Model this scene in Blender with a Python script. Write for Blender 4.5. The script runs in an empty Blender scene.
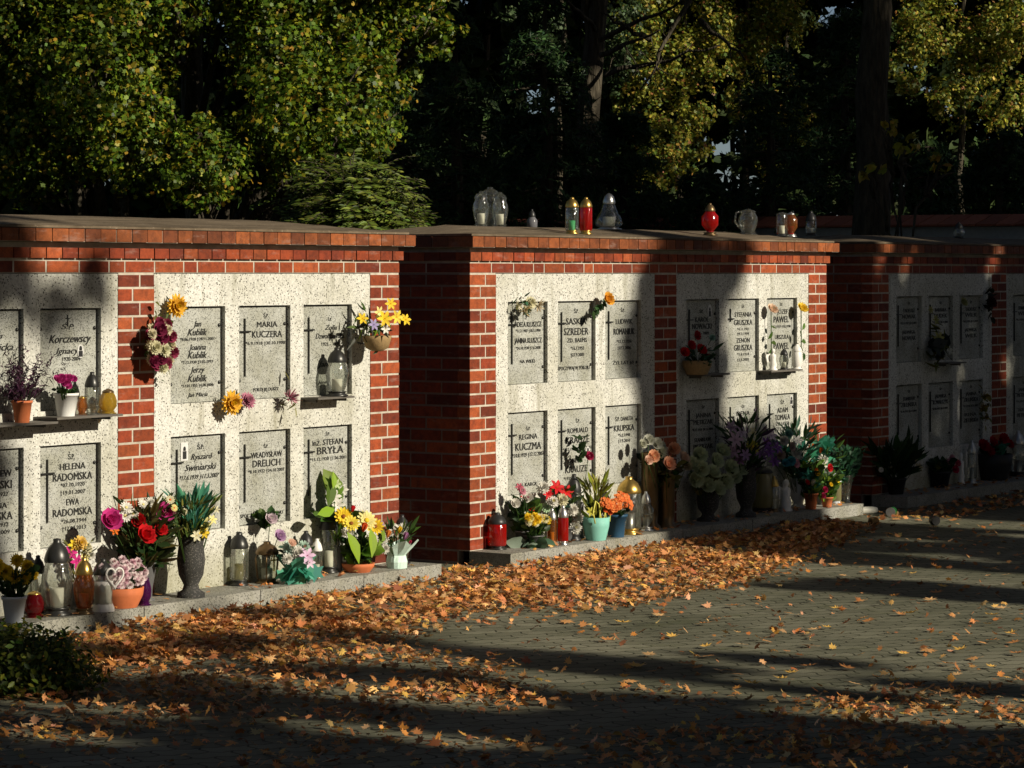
import bpy, math, random
import numpy as np
from mathutils import Vector, Matrix
random.seed(7); rng = np.random.default_rng(7)
S = bpy.context.scene; COL = S.collection
# ---------------------------------------------------------------- geometry frame
# world: X runs along the row of walls, wall faces lie on Y=0 and look to -Y, Z up
F = 2900.; CH = 1.89; YH = 274.; CX = 512.
TH = math.atan2(1948, 2900); cc = math.cos(TH); ss = math.sin(TH); D = 10.72
def onwall(x, y, d=0.):
    a = (x-CX)/F; Z = (D-d)/(ss-cc*a); X = a*Z
    return ss*X+cc*Z, CH-(y-YH)*Z/F
def onground(x, y, z=0.):
    Z = F*(CH-z)/(y-YH); X = (x-CX)/F*Z
    return ss*X+cc*Z, D+(cc*X-ss*Z)
def atdepth(x, y, Z):
    X = (x-CX)/F*Z
    return Vector((ss*X+cc*Z, -(D+(cc*X-ss*Z)), CH-(y-YH)*Z/F))
def scale_at(t, d):
    return F/(cc*t-ss*(d-D))
SUN_EL = math.radians(25); PHI = math.radians(3)
e1 = np.array([math.cos(PHI), math.sin(PHI), 0.])            # across the light
hh = np.array([math.sin(PHI), -math.cos(PHI), 0.])           # horizontal, towards the sun
e3 = hh*math.cos(SUN_EL)+np.array([0, 0, math.sin(SUN_EL)])
e2 = -hh*math.sin(SUN_EL)+np.array([0, 0, math.cos(SUN_EL)])
# ---------------------------------------------------------------- materials
def newmat(name):
    m = bpy.data.materials.new(name); m.use_nodes = True
    nt = m.node_tree; nt.nodes.clear()
    out = nt.nodes.new('ShaderNodeOutputMaterial')
    return m, nt, out
def N(nt, typ, **kw):
    n = nt.nodes.new(typ)
    for k, v in kw.items():
        if k in n.inputs: n.inputs[k].default_value = v
        else: setattr(n, k, v)
    return n
def L(nt, a, b): nt.links.new(a, b)
def ramp(nt, fac, stops):
    r = nt.nodes.new('ShaderNodeValToRGB'); e = r.color_ramp.elements
    while len(e) < len(stops): e.new(.5)
    for i, (p, c) in enumerate(stops):
        e[i].position = p; e[i].color = (*c, 1) if len(c) == 3 else c
    L(nt, fac, r.inputs[0]); return r.outputs[0]
def mix(nt, fac, a, b, mode='MIX'):
    n = nt.nodes.new('ShaderNodeMix'); n.data_type = 'RGBA'; n.blend_type = mode
    for s_, v in ((0, fac), (6, a), (7, b)):
        if hasattr(v, 'is_linked') or isinstance(v, bpy.types.NodeSocket): L(nt, v, n.inputs[s_])
        else: n.inputs[s_].default_value = v if s_ == 0 else (*v, 1)
    return n.outputs[2]
def coord(nt, kind='Object', scale=(1, 1, 1)):
    tc = nt.nodes.new('ShaderNodeTexCoord'); mp = nt.nodes.new('ShaderNodeMapping')
    mp.inputs['Scale'].default_value = scale
    if kind == 'World':
        g = nt.nodes.new('ShaderNodeNewGeometry'); L(nt, g.outputs['Position'], mp.inputs[0])
    else: L(nt, tc.outputs[kind], mp.inputs[0])
    return mp.outputs[0]
def noise(nt, co, scale, detail=3, rough=.55):
    n = N(nt, 'ShaderNodeTexNoise', Scale=scale, Detail=detail, Roughness=rough); L(nt, co, n.inputs['Vector']); return n.outputs['Fac']
def bump(nt, h, strength, dist):
    b = N(nt, 'ShaderNodeBump', Strength=strength, Distance=dist); L(nt, h, b.inputs['Height']); return b.outputs[0]
def finish(nt, out, col, rough=.8, nrm=None, metal=0., spec=.3, alpha=None):
    p = N(nt, 'ShaderNodeBsdfPrincipled', Roughness=rough if not isinstance(rough, bpy.types.NodeSocket) else .5, Metallic=metal)
    p.inputs['Specular IOR Level'].default_value = spec
    if isinstance(col, bpy.types.NodeSocket): L(nt, col, p.inputs['Base Color'])
    else: p.inputs['Base Color'].default_value = (*col, 1)
    if isinstance(rough, bpy.types.NodeSocket): L(nt, rough, p.inputs['Roughness'])
    if nrm is not None: L(nt, nrm, p.inputs['Normal'])
    L(nt, p.outputs[0], out.inputs[0]); return p
M = {}
def simple(name, col, rough=.6, metal=0., var=.25, nscale=25., spec=.35):
    if name in M: return M[name]
    m, nt, out = newmat(name); co = coord(nt)
    f = noise(nt, co, nscale, 4)
    c = mix(nt, f, tuple(max(0, v*(1-var)) for v in col), tuple(min(1, v*(1+var)) for v in col))
    finish(nt, out, c, rough, bump(nt, noise(nt, co, nscale*6), .2, .002), metal, spec); M[name] = m; return m
def attrmat(name, rough=.75, var=.2, nscale=60, bumpd=.0015, gain=(1, 1, 1), spec=.25):
    m, nt, out = newmat(name); a = N(nt, 'ShaderNodeAttribute', attribute_name='Col'); co = coord(nt, 'World')
    f = noise(nt, co, nscale, 4)
    g = mix(nt, f, (1-var,)*3, (1+var,)*3); c = mix(nt, 1., a.outputs['Color'], g, 'MULTIPLY')
    finish(nt, out, c, rough, bump(nt, f, .5, bumpd), 0, spec); M[name] = m; return m
def leafmat(name, trans=.35, rough=.5, spec=.3):
    m, nt, out = newmat(name); a = N(nt, 'ShaderNodeAttribute', attribute_name='Col')
    p = N(nt, 'ShaderNodeBsdfPrincipled', Roughness=rough); p.inputs['Specular IOR Level'].default_value = spec
    t = N(nt, 'ShaderNodeBsdfTranslucent'); mx = N(nt, 'ShaderNodeMixShader'); mx.inputs[0].default_value = trans
    L(nt, a.outputs['Color'], p.inputs['Base Color']); L(nt, a.outputs['Color'], t.inputs[0])
    L(nt, p.outputs[0], mx.inputs[1]); L(nt, t.outputs[0], mx.inputs[2]); L(nt, mx.outputs[0], out.inputs[0]); M[name] = m; return m
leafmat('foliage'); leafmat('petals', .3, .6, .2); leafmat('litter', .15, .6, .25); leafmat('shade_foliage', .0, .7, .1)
# brick, mortar
m, nt, out = newmat('brick'); a = N(nt, 'ShaderNodeAttribute', attribute_name='Col'); co = coord(nt, 'World')
f1 = noise(nt, co, 9, 5); f2 = noise(nt, co, 120, 3)
c = mix(nt, 1., a.outputs['Color'], mix(nt, f2, (.7,)*3, (1.3,)*3), 'MULTIPLY')
c = mix(nt, 1., c, ramp(nt, noise(nt, co, 21, 5, .7), [(.3, (.5, .5, .55)), (.55, (1, 1, 1)), (.75, (1.25, 1.2, 1.1))]), 'MULTIPLY')
c = mix(nt, ramp(nt, noise(nt, co, 260, 2), [(.68, (0, 0, 0)), (.74, (.8, .8, .8))]), c, (.05, .02, .012))
eff = ramp(nt, noise(nt, coord(nt, 'World', (2.2, 2.2, 9)), 2.4, 6, .7), [(.56, (0, 0, 0)), (.74, (1, 1, 1))])
effm = N(nt, 'ShaderNodeMath', operation='MULTIPLY'); L(nt, eff, effm.inputs[0]); effm.inputs[1].default_value = .3
c = mix(nt, effm.outputs[0], c, (.42, .33, .28))
finish(nt, out, c, .7, bump(nt, f2, .5, .003), 0, .3); M['brick'] = m
m, nt, out = newmat('mortar'); co = coord(nt, 'World')
c = ramp(nt, noise(nt, co, 14, 5), [(.3, (.34, .3, .24)), (.7, (.56, .51, .42))])
finish(nt, out, c, .95, bump(nt, noise(nt, co, 150), .6, .003), 0, .1); M['mortar'] = m
simple('dark_mortar', (.22, .17, .14), .95, 0, .3)
def terrazzo(name, base, dark, vs, thr, blot, stain, algae=False):
    m, nt, out = newmat(name); co = coord(nt, 'World')
    v = N(nt, 'ShaderNodeTexVoronoi', Scale=vs); nd = N(nt, 'ShaderNodeTexNoise', Scale=vs*.9, Detail=2); L(nt, co, nd.inputs['Vector'])
    va = N(nt, 'ShaderNodeVectorMath', operation='MULTIPLY_ADD'); L(nt, nd.outputs['Color'], va.inputs[0]); va.inputs[1].default_value = (1.1/vs,)*3; L(nt, co, va.inputs[2]); L(nt, va.outputs[0], v.inputs['Vector'])
    sep = N(nt, 'ShaderNodeSeparateColor'); L(nt, v.outputs['Color'], sep.inputs[0])
    chip = ramp(nt, sep.outputs[0], [(thr, (1, 1, 1)), (thr+.04, (0, 0, 0))])
    dist = ramp(nt, v.outputs['Distance'], [(.35, (1, 1, 1)), (.55, (0, 0, 0))])
    cm = mix(nt, 1., chip, dist, 'MULTIPLY')
    tone = mix(nt, sep.outputs[1], tuple(x*.82 for x in base), tuple(min(1, x*1.15) for x in base))
    c = mix(nt, cm, tone, dark)
    lo = ramp(nt, noise(nt, co, blot, 5, .6), [(.33, (.72, .71, .64)), (.62, (1, 1, 1))])
    c = mix(nt, 1., c, lo, 'MULTIPLY')
    st = ramp(nt, noise(nt, coord(nt, 'World', (7, 7, 1.1)), 1.3, 5, .6), [(.54, (0, 0, 0)), (.74, (1, 1, 1))])
    sm = N(nt, 'ShaderNodeMath', operation='MULTIPLY'); L(nt, st, sm.inputs[0]); sm.inputs[1].default_value = stain
    c = mix(nt, sm.outputs[0], c, (.19, .18, .11))
    if algae:   # damp dirt that has crept up from the plinth
        g = N(nt, 'ShaderNodeSeparateXYZ'); L(nt, coord(nt, 'World'), g.inputs[0])
        ad = N(nt, 'ShaderNodeMath', operation='ADD'); L(nt, g.outputs[2], ad.inputs[0])
        nm = N(nt, 'ShaderNodeMath', operation='MULTIPLY'); L(nt, noise(nt, co, 5, 5), nm.inputs[0]); nm.inputs[1].default_value = .5; L(nt, nm.outputs[0], ad.inputs[1])
        al = ramp(nt, ad.outputs[0], [(.3, (.6, .6, .6)), (.62, (0, 0, 0))])
        c = mix(nt, al, c, (.2, .19, .09))
    finish(nt, out, c, .75, bump(nt, v.outputs['Distance'], .55, .004), 0, .3); M[name] = m
terrazzo('aggregate', (.60, .60, .555), (.05, .045, .035), 105, .2, 1.6, .65, True)
terrazzo('plate_granite', (.40, .41, .375), (.06, .06, .055), 150, .3, 5, .12)
terrazzo('kerb_granite', (.30, .295, .26), (.07, .07, .06), 120, .3, 3, .4)
terrazzo('urn_granite', (.04, .04, .038), (.16, .15, .14), 150, .22, 4, .1)
m, nt, out = newmat('roof_felt'); co = coord(nt, 'World')
c = ramp(nt, noise(nt, coord(nt, 'World', (1.2, 5, 1)), 2.5, 6, .65), [(.3, (.07, .052, .032)), (.7, (.2, .155, .105))])
c = mix(nt, ramp(nt, noise(nt, co, 55, 3), [(.62, (0, 0, 0)), (.7, (1, 1, 1))]), c, (.26, .21, .15))
finish(nt, out, c, .85, bump(nt, noise(nt, co, 70), .5, .006), 0, .2); M['roof_felt'] = m
# wavy interlocking pavers
m, nt, out = newmat('paving'); g = nt.nodes.new('ShaderNodeNewGeometry'); sp = N(nt, 'ShaderNodeSeparateXYZ')
rot = N(nt, 'ShaderNodeMapping'); L(nt, g.outputs['Position'], rot.inputs[0]); rot.inputs['Rotation'].default_value = (0, 0, math.radians(34))
L(nt, rot.outputs[0], sp.inputs[0])
def mth(op, a, b=None):
    n = N(nt, 'ShaderNodeMath', operation=op)
    for i, v in enumerate((a, b)):
        if v is None: continue
        if isinstance(v, bpy.types.NodeSocket): L(nt, v, n.inputs[i])
        else: n.inputs[i].default_value = v
    return n.outputs[0]
zz = mth('MULTIPLY', mth('PINGPONG', sp.outputs[0], .05), .5); yy = mth('ADD', sp.outputs[1], zz)
zx = mth('MULTIPLY', mth('PINGPONG', sp.outputs[1], .055), .35); xx = mth('ADD', sp.outputs[0], zx)
cb = N(nt, 'ShaderNodeCombineXYZ'); L(nt, xx, cb.inputs[0]); L(nt, yy, cb.inputs[1])
bk = N(nt, 'ShaderNodeTexBrick', Scale=1., offset=.5); L(nt, cb.outputs[0], bk.inputs['Vector'])
for k, v in (('Mortar Size', .006), ('Mortar Smooth', .3), ('Brick Width', .2), ('Row Height', .115), ('Bias', 0.)): bk.inputs[k].default_value = v
bk.inputs['Color1'].default_value = (.13, .132, .1, 1); bk.inputs['Color2'].default_value = (.19, .19, .148, 1); bk.inputs['Mortar'].default_value = (.03, .032, .018, 1)
co = coord(nt, 'World')
lo = ramp(nt, noise(nt, co, .9, 6, .65), [(.3, (.45, .48, .38)), (.7, (1.25, 1.2, 1.1))])
c = mix(nt, 1., bk.outputs['Color'], lo, 'MULTIPLY')
fine = noise(nt, co, 220, 2); c = mix(nt, 1., c, mix(nt, fine, (.7,)*3, (1.25,)*3), 'MULTIPLY')
moss = ramp(nt, noise(nt, co, 3.1, 6, .7), [(.55, (0, 0, 0)), (.72, (.5, .5, .5))]); c = mix(nt, moss, c, (.075, .085, .03))
hgt = mth('ADD', mth('MULTIPLY', bk.outputs['Fac'], -1.), mth('MULTIPLY', fine, .35))
finish(nt, out, c, .85, bump(nt, hgt, .7, .006), 0, .25); M['paving'] = m
m, nt, out = newmat('soil'); co = coord(nt, 'World')
c = ramp(nt, noise(nt, co, 1.7, 8, .7), [(.3, (.02, .03, .01)), (.7, (.06, .055, .025))]); finish(nt, out, c, .95, bump(nt, noise(nt, co, 20, 6), .8, .03), 0, .1); M['soil'] = m
m, nt, out = newmat('bark'); co = coord(nt, 'World', (1, 1, .22))
v = N(nt, 'ShaderNodeTexVoronoi', Scale=26); L(nt, co, v.inputs['Vector'])
c = ramp(nt, noise(nt, co, 16, 6, .7), [(.3, (.018, .015, .01)), (.72, (.1, .085, .06))]); finish(nt, out, c, .9, bump(nt, v.outputs['Distance'], .9, .03), 0, .15); M['bark'] = m
attrmat('tile', .8, .3, 30)
def glass(name, tint, spec=.22, rough=.06, milky=.0, milk=(.7, .7, .65)):
    m, nt, out = newmat(name); t = N(nt, 'ShaderNodeBsdfTransparent'); t.inputs[0].default_value = (*tint, 1)
    g = N(nt, 'ShaderNodeBsdfGlossy', Roughness=rough); fr = N(nt, 'ShaderNodeLayerWeight', Blend=.35)
    co = coord(nt); nb = bump(nt, noise(nt, co, 30, 2), .6, .01); L(nt, nb, g.inputs['Normal'])
    f = ramp(nt, fr.outputs['Fresnel'], [(0, (spec*.45,)*3), (.8, (spec*2.6,)*3)])
    mx = N(nt, 'ShaderNodeMixShader'); L(nt, f, mx.inputs[0]); L(nt, t.outputs[0], mx.inputs[1]); L(nt, g.outputs[0], mx.inputs[2])
    d = N(nt, 'ShaderNodeBsdfDiffuse'); d.inputs[0].default_value = (*milk, 1); tr = N(nt, 'ShaderNodeBsdfTranslucent'); tr.inputs[0].default_value = (*milk, 1)
    ad = N(nt, 'ShaderNodeMixShader'); ad.inputs[0].default_value = .5; L(nt, d.outputs[0], ad.inputs[1]); L(nt, tr.outputs[0], ad.inputs[2])
    mm = N(nt, 'ShaderNodeMixShader'); mm.inputs[0].default_value = milky; L(nt, mx.outputs[0], mm.inputs[1]); L(nt, ad.outputs[0], mm.inputs[2]); L(nt, mm.outputs[0], out.inputs[0]); M[name] = m
glass('clear_glass', (.86, .88, .84), .3, .05, .05, (.5, .5, .42)); glass('red_glass', (.75, .02, .015), .25, .06, .45, (.62, .015, .012))
glass('dark_red_glass', (.4, .01, .01), .2, .06, .5, (.2, .006, .01)); glass('amber_glass', (.8, .4, .1), .25, .06, .3, (.45, .17, .04))
glass('yellow_glass', (.85, .62, .15), .3, .05, .5, (.5, .34, .05)); glass('purple_glass', (.3, .02, .3), .25, .05, .5, (.12, .01, .12))
glass('green_glass', (.1, .6, .2), .3, .05, .5, (.04, .35, .08)); glass('yellowish_glass', (.75, .7, .4), .22, .15, .55, (.38, .35, .18))
simple('dark_metal', (.045, .045, .042), .35, .6); simple('black_plastic', (.02, .02, .02), .4); simple('gold_metal', (.55, .36, .1), .3, .9)
simple('silver_metal', (.5, .5, .48), .3, .9); simple('bronze', (.16, .105, .05), .35, .7); simple('grey_vase', (.1, .1, .1), .45)
simple('terracotta', (.5, .14, .05), .75); simple('white_plastic', (.72, .72, .69), .5, 0, .08); simple('pale_pot', (.5, .53, .55), .5, 0, .1)
simple('wax', (.72, .7, .6), .5, 0, .05); simple('blue_pot', (.02, .07, .13), .5); simple('teal_paper', (.2, .5, .42), .6, 0, .15); simple('ceramic', (.75, .73, .68), .35, 0, .05)
simple('letter', (.022, .022, .02), .5); simple('wicker', (.3, .2, .09), .8, 0, .4, 60); simple('slate_shelf', (.11, .1, .085), .6); simple('ribbon', (.62, .6, .12), .6)
simple('wrap_green', (.08, .3, .2), .5, 0, .3); simple('green_wax', (.05, .4, .15), .5); simple('mint', (.55, .72, .64), .55, 0, .1); simple('photo_paper', (.6, .6, .58), .3); simple('photo_dark', (.03, .03, .03), .4)
simple('plaster', (.42, .43, .42), .9); simple('black_pot', (.015, .015, .015), .5); simple('dark_glass_vase', (.12, .12, .13), .15)
# ---------------------------------------------------------------- mesh helpers
class MB:
    def __init__(s): s.v = []; s.f = []; s.c = []; s.sm = []
    def add(s, vs, fs, col=(1, 1, 1), smooth=False):
        o = len(s.v); s.v += [tuple(p) for p in vs]
        for q in fs: s.f.append([i+o for i in q]); s.c.append(col); s.sm.append(smooth)
    def box(s, x0, x1, y0, y1, z0, z1, col=(1, 1, 1)):
        v = [(x0, y0, z0), (x1, y0, z0), (x1, y1, z0), (x0, y1, z0), (x0, y0, z1), (x1, y0, z1), (x1, y1, z1), (x0, y1, z1)]
        s.add(v, [(0, 3, 2, 1), (4, 5, 6, 7), (0, 1, 5, 4), (1, 2, 6, 5), (2, 3, 7, 6), (3, 0, 4, 7)], col)
    def lathe(s, prof, n=20, c=(0, 0, 0), col=(1, 1, 1), smooth=True, closed=True, ribs=0, ribamp=0.):
        vs = []
        for r, z in prof:
            for i in range(n):
                a = 2*math.pi*i/n; rr = r*(1+(ribamp*math.cos(ribs*a) if ribs else 0)); vs.append((c[0]+rr*math.cos(a), c[1]+rr*math.sin(a), c[2]+z))
        fs = [(k*n+i, k*n+(i+1) % n, (k+1)*n+(i+1) % n, (k+1)*n+i) for k in range(len(prof)-1) for i in range(n)]
        s.add(vs, fs, col, smooth)
        if closed:
            s.add([vs[i] for i in range(n)], [tuple(range(n-1, -1, -1))], col); s.add([vs[(len(prof)-1)*n+i] for i in range(n)], [tuple(range(n))], col)
    def tube(s, pts, rad, n=8, col=(1, 1, 1)):
        pts = [Vector(p) for p in pts]; rs = rad if hasattr(rad, '__len__') else [rad]*len(pts); vs = []
        for k, p in enumerate(pts):
            d = (pts[min(k+1, len(pts)-1)]-pts[max(k-1, 0)]).normalized(); u = d.cross(Vector((.3, .9, .2))).normalized(); w = d.cross(u)
            for i in range(n):
                a = 2*math.pi*i/n; vs.append(p+(u*math.cos(a)+w*math.sin(a))*rs[k])
        fs = [(k*n+i, k*n+(i+1) % n, (k+1)*n+(i+1) % n, (k+1)*n+i) for k in range(len(pts)-1) for i in range(n)]
        fs += [tuple(range(n-1, -1, -1)), tuple((len(pts)-1)*n+i for i in range(n))]
        s.add(vs, fs, col, True)
    def mesh(s, name):
        me = bpy.data.meshes.new(name); me.from_pydata(s.v, [], s.f); me.update()
        ca = me.color_attributes.new('Col', 'FLOAT_COLOR', 'CORNER')
        cnt = np.array([len(q) for q in s.f]); arr = np.ones((cnt.sum(), 4), np.float32); arr[:, :3] = np.repeat(np.array(s.c, np.float32), cnt, axis=0)
        ca.data.foreach_set('color', arr.ravel()); me.polygons.foreach_set('use_smooth', np.array(s.sm, bool)); me.update(); return me
    def build(s, name, mat, parent=None, loc=None):
        return link(name, s.mesh(name), mat, parent, loc)
def link(name, me, mat, parent=None, loc=None):
    o = bpy.data.objects.new(name, me); COL.objects.link(o)
    if mat and not me.materials: me.materials.append(M[mat] if isinstance(mat, str) else mat)
    if parent: o.parent = parent
    if loc is not None: o.location = loc
    return o
def empty(name, loc, label, cat, group=None, rz=0):
    o = bpy.data.objects.new(name, None); COL.objects.link(o); o.location = loc; o.rotation_euler.z = rz; o.empty_display_size = .1
    return tag(o, label, cat, group)
def tag(o, label=None, cat=None, group=None, kind=None):
    if label: o['label'] = label
    if cat: o['category'] = cat
    if group: o['group'] = group
    if kind: o['kind'] = kind
    return o
def npmesh(name, tpl, faces, pos, R, size, cols, mat, parent=None, loc=None):
    """many copies of a small template (k,3) -> one mesh"""
    n = len(pos); k = tpl.shape[-2]
    if tpl.ndim == 2: V = np.einsum('nij,kj->nki', R, tpl)*size[:, None, None]+pos[:, None, :]
    else: V = np.einsum('nij,nkj->nki', R, tpl)*size[:, None, None]+pos[:, None, :]
    fl = np.concatenate([np.array(q) for q in faces]); cnt = np.array([len(q) for q in faces]); tot = len(fl)
    me = bpy.data.meshes.new(name); me.vertices.add(n*k); me.vertices.foreach_set('co', V.reshape(-1).astype(np.float32))
    me.loops.add(n*tot); me.loops.foreach_set('vertex_index', (fl[None, :]+np.arange(n)[:, None]*k).reshape(-1).astype(np.int32))
    me.polygons.add(n*len(faces)); st = np.concatenate([[0], np.cumsum(cnt)[:-1]])
    me.polygons.foreach_set('loop_start', (st[None, :]+np.arange(n)[:, None]*tot).reshape(-1).astype(np.int32))
    me.polygons.foreach_set('loop_total', np.tile(cnt, n).astype(np.int32))
    ca = me.color_attributes.new('Col', 'FLOAT_COLOR', 'CORNER'); arr = np.ones((n, tot, 4), np.float32); arr[:, :, :3] = cols[:, None, :]
    me.update(calc_edges=True); me.validate(); ca = me.color_attributes['Col']; ca.data.foreach_set('color', arr.reshape(-1)); me.update()
    return link(name, me, mat, parent, loc)
def randrot(n, nrm=None, jitter=1.):
    """rotation matrices: local z = leaf normal"""
    z = rng.normal(size=(n, 3)) if nrm is None else nrm+rng.normal(size=(n, 3))*jitter
    z /= np.linalg.norm(z, axis=1)[:, None]; a = rng.normal(size=(n, 3)); x = np.cross(a, z); x /= np.linalg.norm(x, axis=1)[:, None]; y = np.cross(z, x)
    return np.stack([x, y, z], axis=2)
def palette(n, cols, w=None, var=.25):
    cols = np.array(cols, float); i = rng.choice(len(cols), n, p=w); return np.clip(cols[i]*(1+rng.normal(size=(n, 1))*var).clip(.35, 1.8)*(1+rng.normal(size=(n, 3))*.08), 0, 1)
MAPLE = np.array([(0, -.5, 0), (.1, -.28, .02), (.42, -.34, -.04), (.3, -.12, .03), (.56, .06, -.07), (.26, .12, .03), (.3, .36, -.03), (.12, .26, .03), (0, .6, -.08), (-.12, .26, .03), (-.3, .36, -.03), (-.26, .12, .03), (-.56, .06, -.07), (-.3, -.12, .03), (-.42, -.34, -.04), (-.1, -.28, .02), (0, .02, .07)])
MAPLE_F = [(16, i, (i+1) % 16) for i in range(16)]
OVAL = np.array([(0, -.5, 0), (.26, -.1, .06), (.2, .25, .05), (0, .5, -.06), (-.2, .25, .05), (-.26, -.1, .06), (0, 0, -.02)]); OVAL_F = [(6, 0, 1), (6, 1, 2), (6, 2, 3), (6, 3, 4), (6, 4, 5), (6, 5, 0)]
LANCE = np.array([(0, 0, 0), (.11, .35, .03), (.08, .7, .0), (0, 1, -.08), (-.08, .7, .0), (-.11, .35, .03), (0, .4, -.02)]); LANCE_F = [(6, 0, 1), (6, 1, 2), (6, 2, 3), (6, 3, 4), (6, 4, 5), (6, 5, 0)]
LOBE = np.array([(0, -.5, 0), (.38, -.25, .05), (.3, 0, 0), (.5, .22, -.05), (.15, .25, .03), (0, .55, -.05), (-.15, .25, .03), (-.5, .22, -.05), (-.3, 0, 0), (-.38, -.25, .05)]); LOBE_F = [tuple(range(10))]
# ---------------------------------------------------------------- lettering
_bc = bpy.data.curves.new('lettering', 'FONT'); _bo = bpy.data.objects.new('lettering', _bc); COL.objects.link(_bo)
def text_mesh(lines, name, parent, mat='letter'):
    """lines: (text, cx, cz, cap height, width or None, italic) in the parent's x/z plane; flat raised letters facing -Y"""
    mb = MB()
    for txt, x, z, h, w, it in lines:
        _bc.body = txt; _bc.shear = .35 if it else 0; _bc.offset = 0; _bc.extrude = .05; _bc.resolution_u = 2
        dg = bpy.context.evaluated_depsgraph_get(); dg.update(); me = bpy.data.meshes.new_from_object(_bo.evaluated_get(dg))
        n = len(me.vertices)
        if not n: continue
        v = np.zeros(n*3); me.vertices.foreach_get('co', v); v = v.reshape(-1, 3)
        x0, x1 = v[:, 0].min(), v[:, 0].max(); sx = h/.72
        if w: sx = w/(x1-x0)
        mx = (x0+x1)/2
        for q_, bb in enumerate((-.05, 0, .05)):       # cut letters with heavy stems
            mb.add([(x+(p[0]-mx)*sx+bb*h, -p[2]*.03-.0003*q_, z+(p[1]-.34)*h/.72) for p in v], [tuple(q.vertices) for q in me.polygons])
        bpy.data.meshes.remove(me)
    return mb.build(name, mat, parent)
# ---------------------------------------------------------------- columbarium blocks
PIT = .0783
BR = [(.25, .044, .013), (.28, .053, .015), (.22, .036, .012), (.30, .066, .019), (.16, .028, .011)]
def bcol(k0=1.):
    c = random.choice(BR); k = random.uniform(.7, 1.2)*k0; return tuple(x*k for x in c)
def brick_run(mb, x0, x1, z0, z1, yf, yb, lens, start=0, axis='x', joint=.013):
    """one course of bricks along x (facing -Y) or along y"""
    p = x0; i = start
    while p < x1-.02:
        l = lens[i % len(lens)]; i += 1; q = min(p+l, x1)
        if x1-q < .04: q = x1
        j = random.uniform(-.0015, .0015); a, b = p+joint*.5, q-joint*.5
        if p <= x0+1e-6: a = p
        if q >= x1-1e-6: b = q
        if axis == 'x': mb.box(a, b, yf+j, yb, z0+joint*.5, z1-joint*.5, bcol())
        else: mb.box(yf+j if yf < yb else yb, yb if yf < yb else yf+j, a, b, z0+joint*.5, z1-joint*.5, bcol())
        p = q
def portrait(parent, x, z, w=.05, h=.07, oval=True):
    mb = MB(); n = 20
    o = [(x+w/2*math.cos(2*math.pi*i/n), -.004, z+h/2*math.sin(2*math.pi*i/n)) for i in range(n)] if oval else [(x-w/2, -.004, z-h/2), (x+w/2, -.004, z-h/2), (x+w/2, -.004, z+h/2), (x-w/2, -.004, z+h/2)]
    n = len(o); mb.add(o+[(a, 0, b) for a, _, b in o], [tuple(range(n))]+[(i, i+n, (i+1) % n+n, (i+1) % n) for i in range(n)])
    pp = mb.build('portrait', 'photo_paper', parent)
    m2 = MB(); m2.lathe([(.0, 0), (.011, 0), (.012, .012), (.008, .022), (0, .026)], 10, (0, 0, 0), closed=False)
    m2.v = [(x+a, -.0045+b*.05, z+.004+c) for a, b, c in m2.v]; m2.box(x-.016, x+.016, -.0055, -.0042, z-h*.4, z+.002)
    m2.build('portrait_figure', 'photo_dark', parent)
_bolt = []
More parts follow.
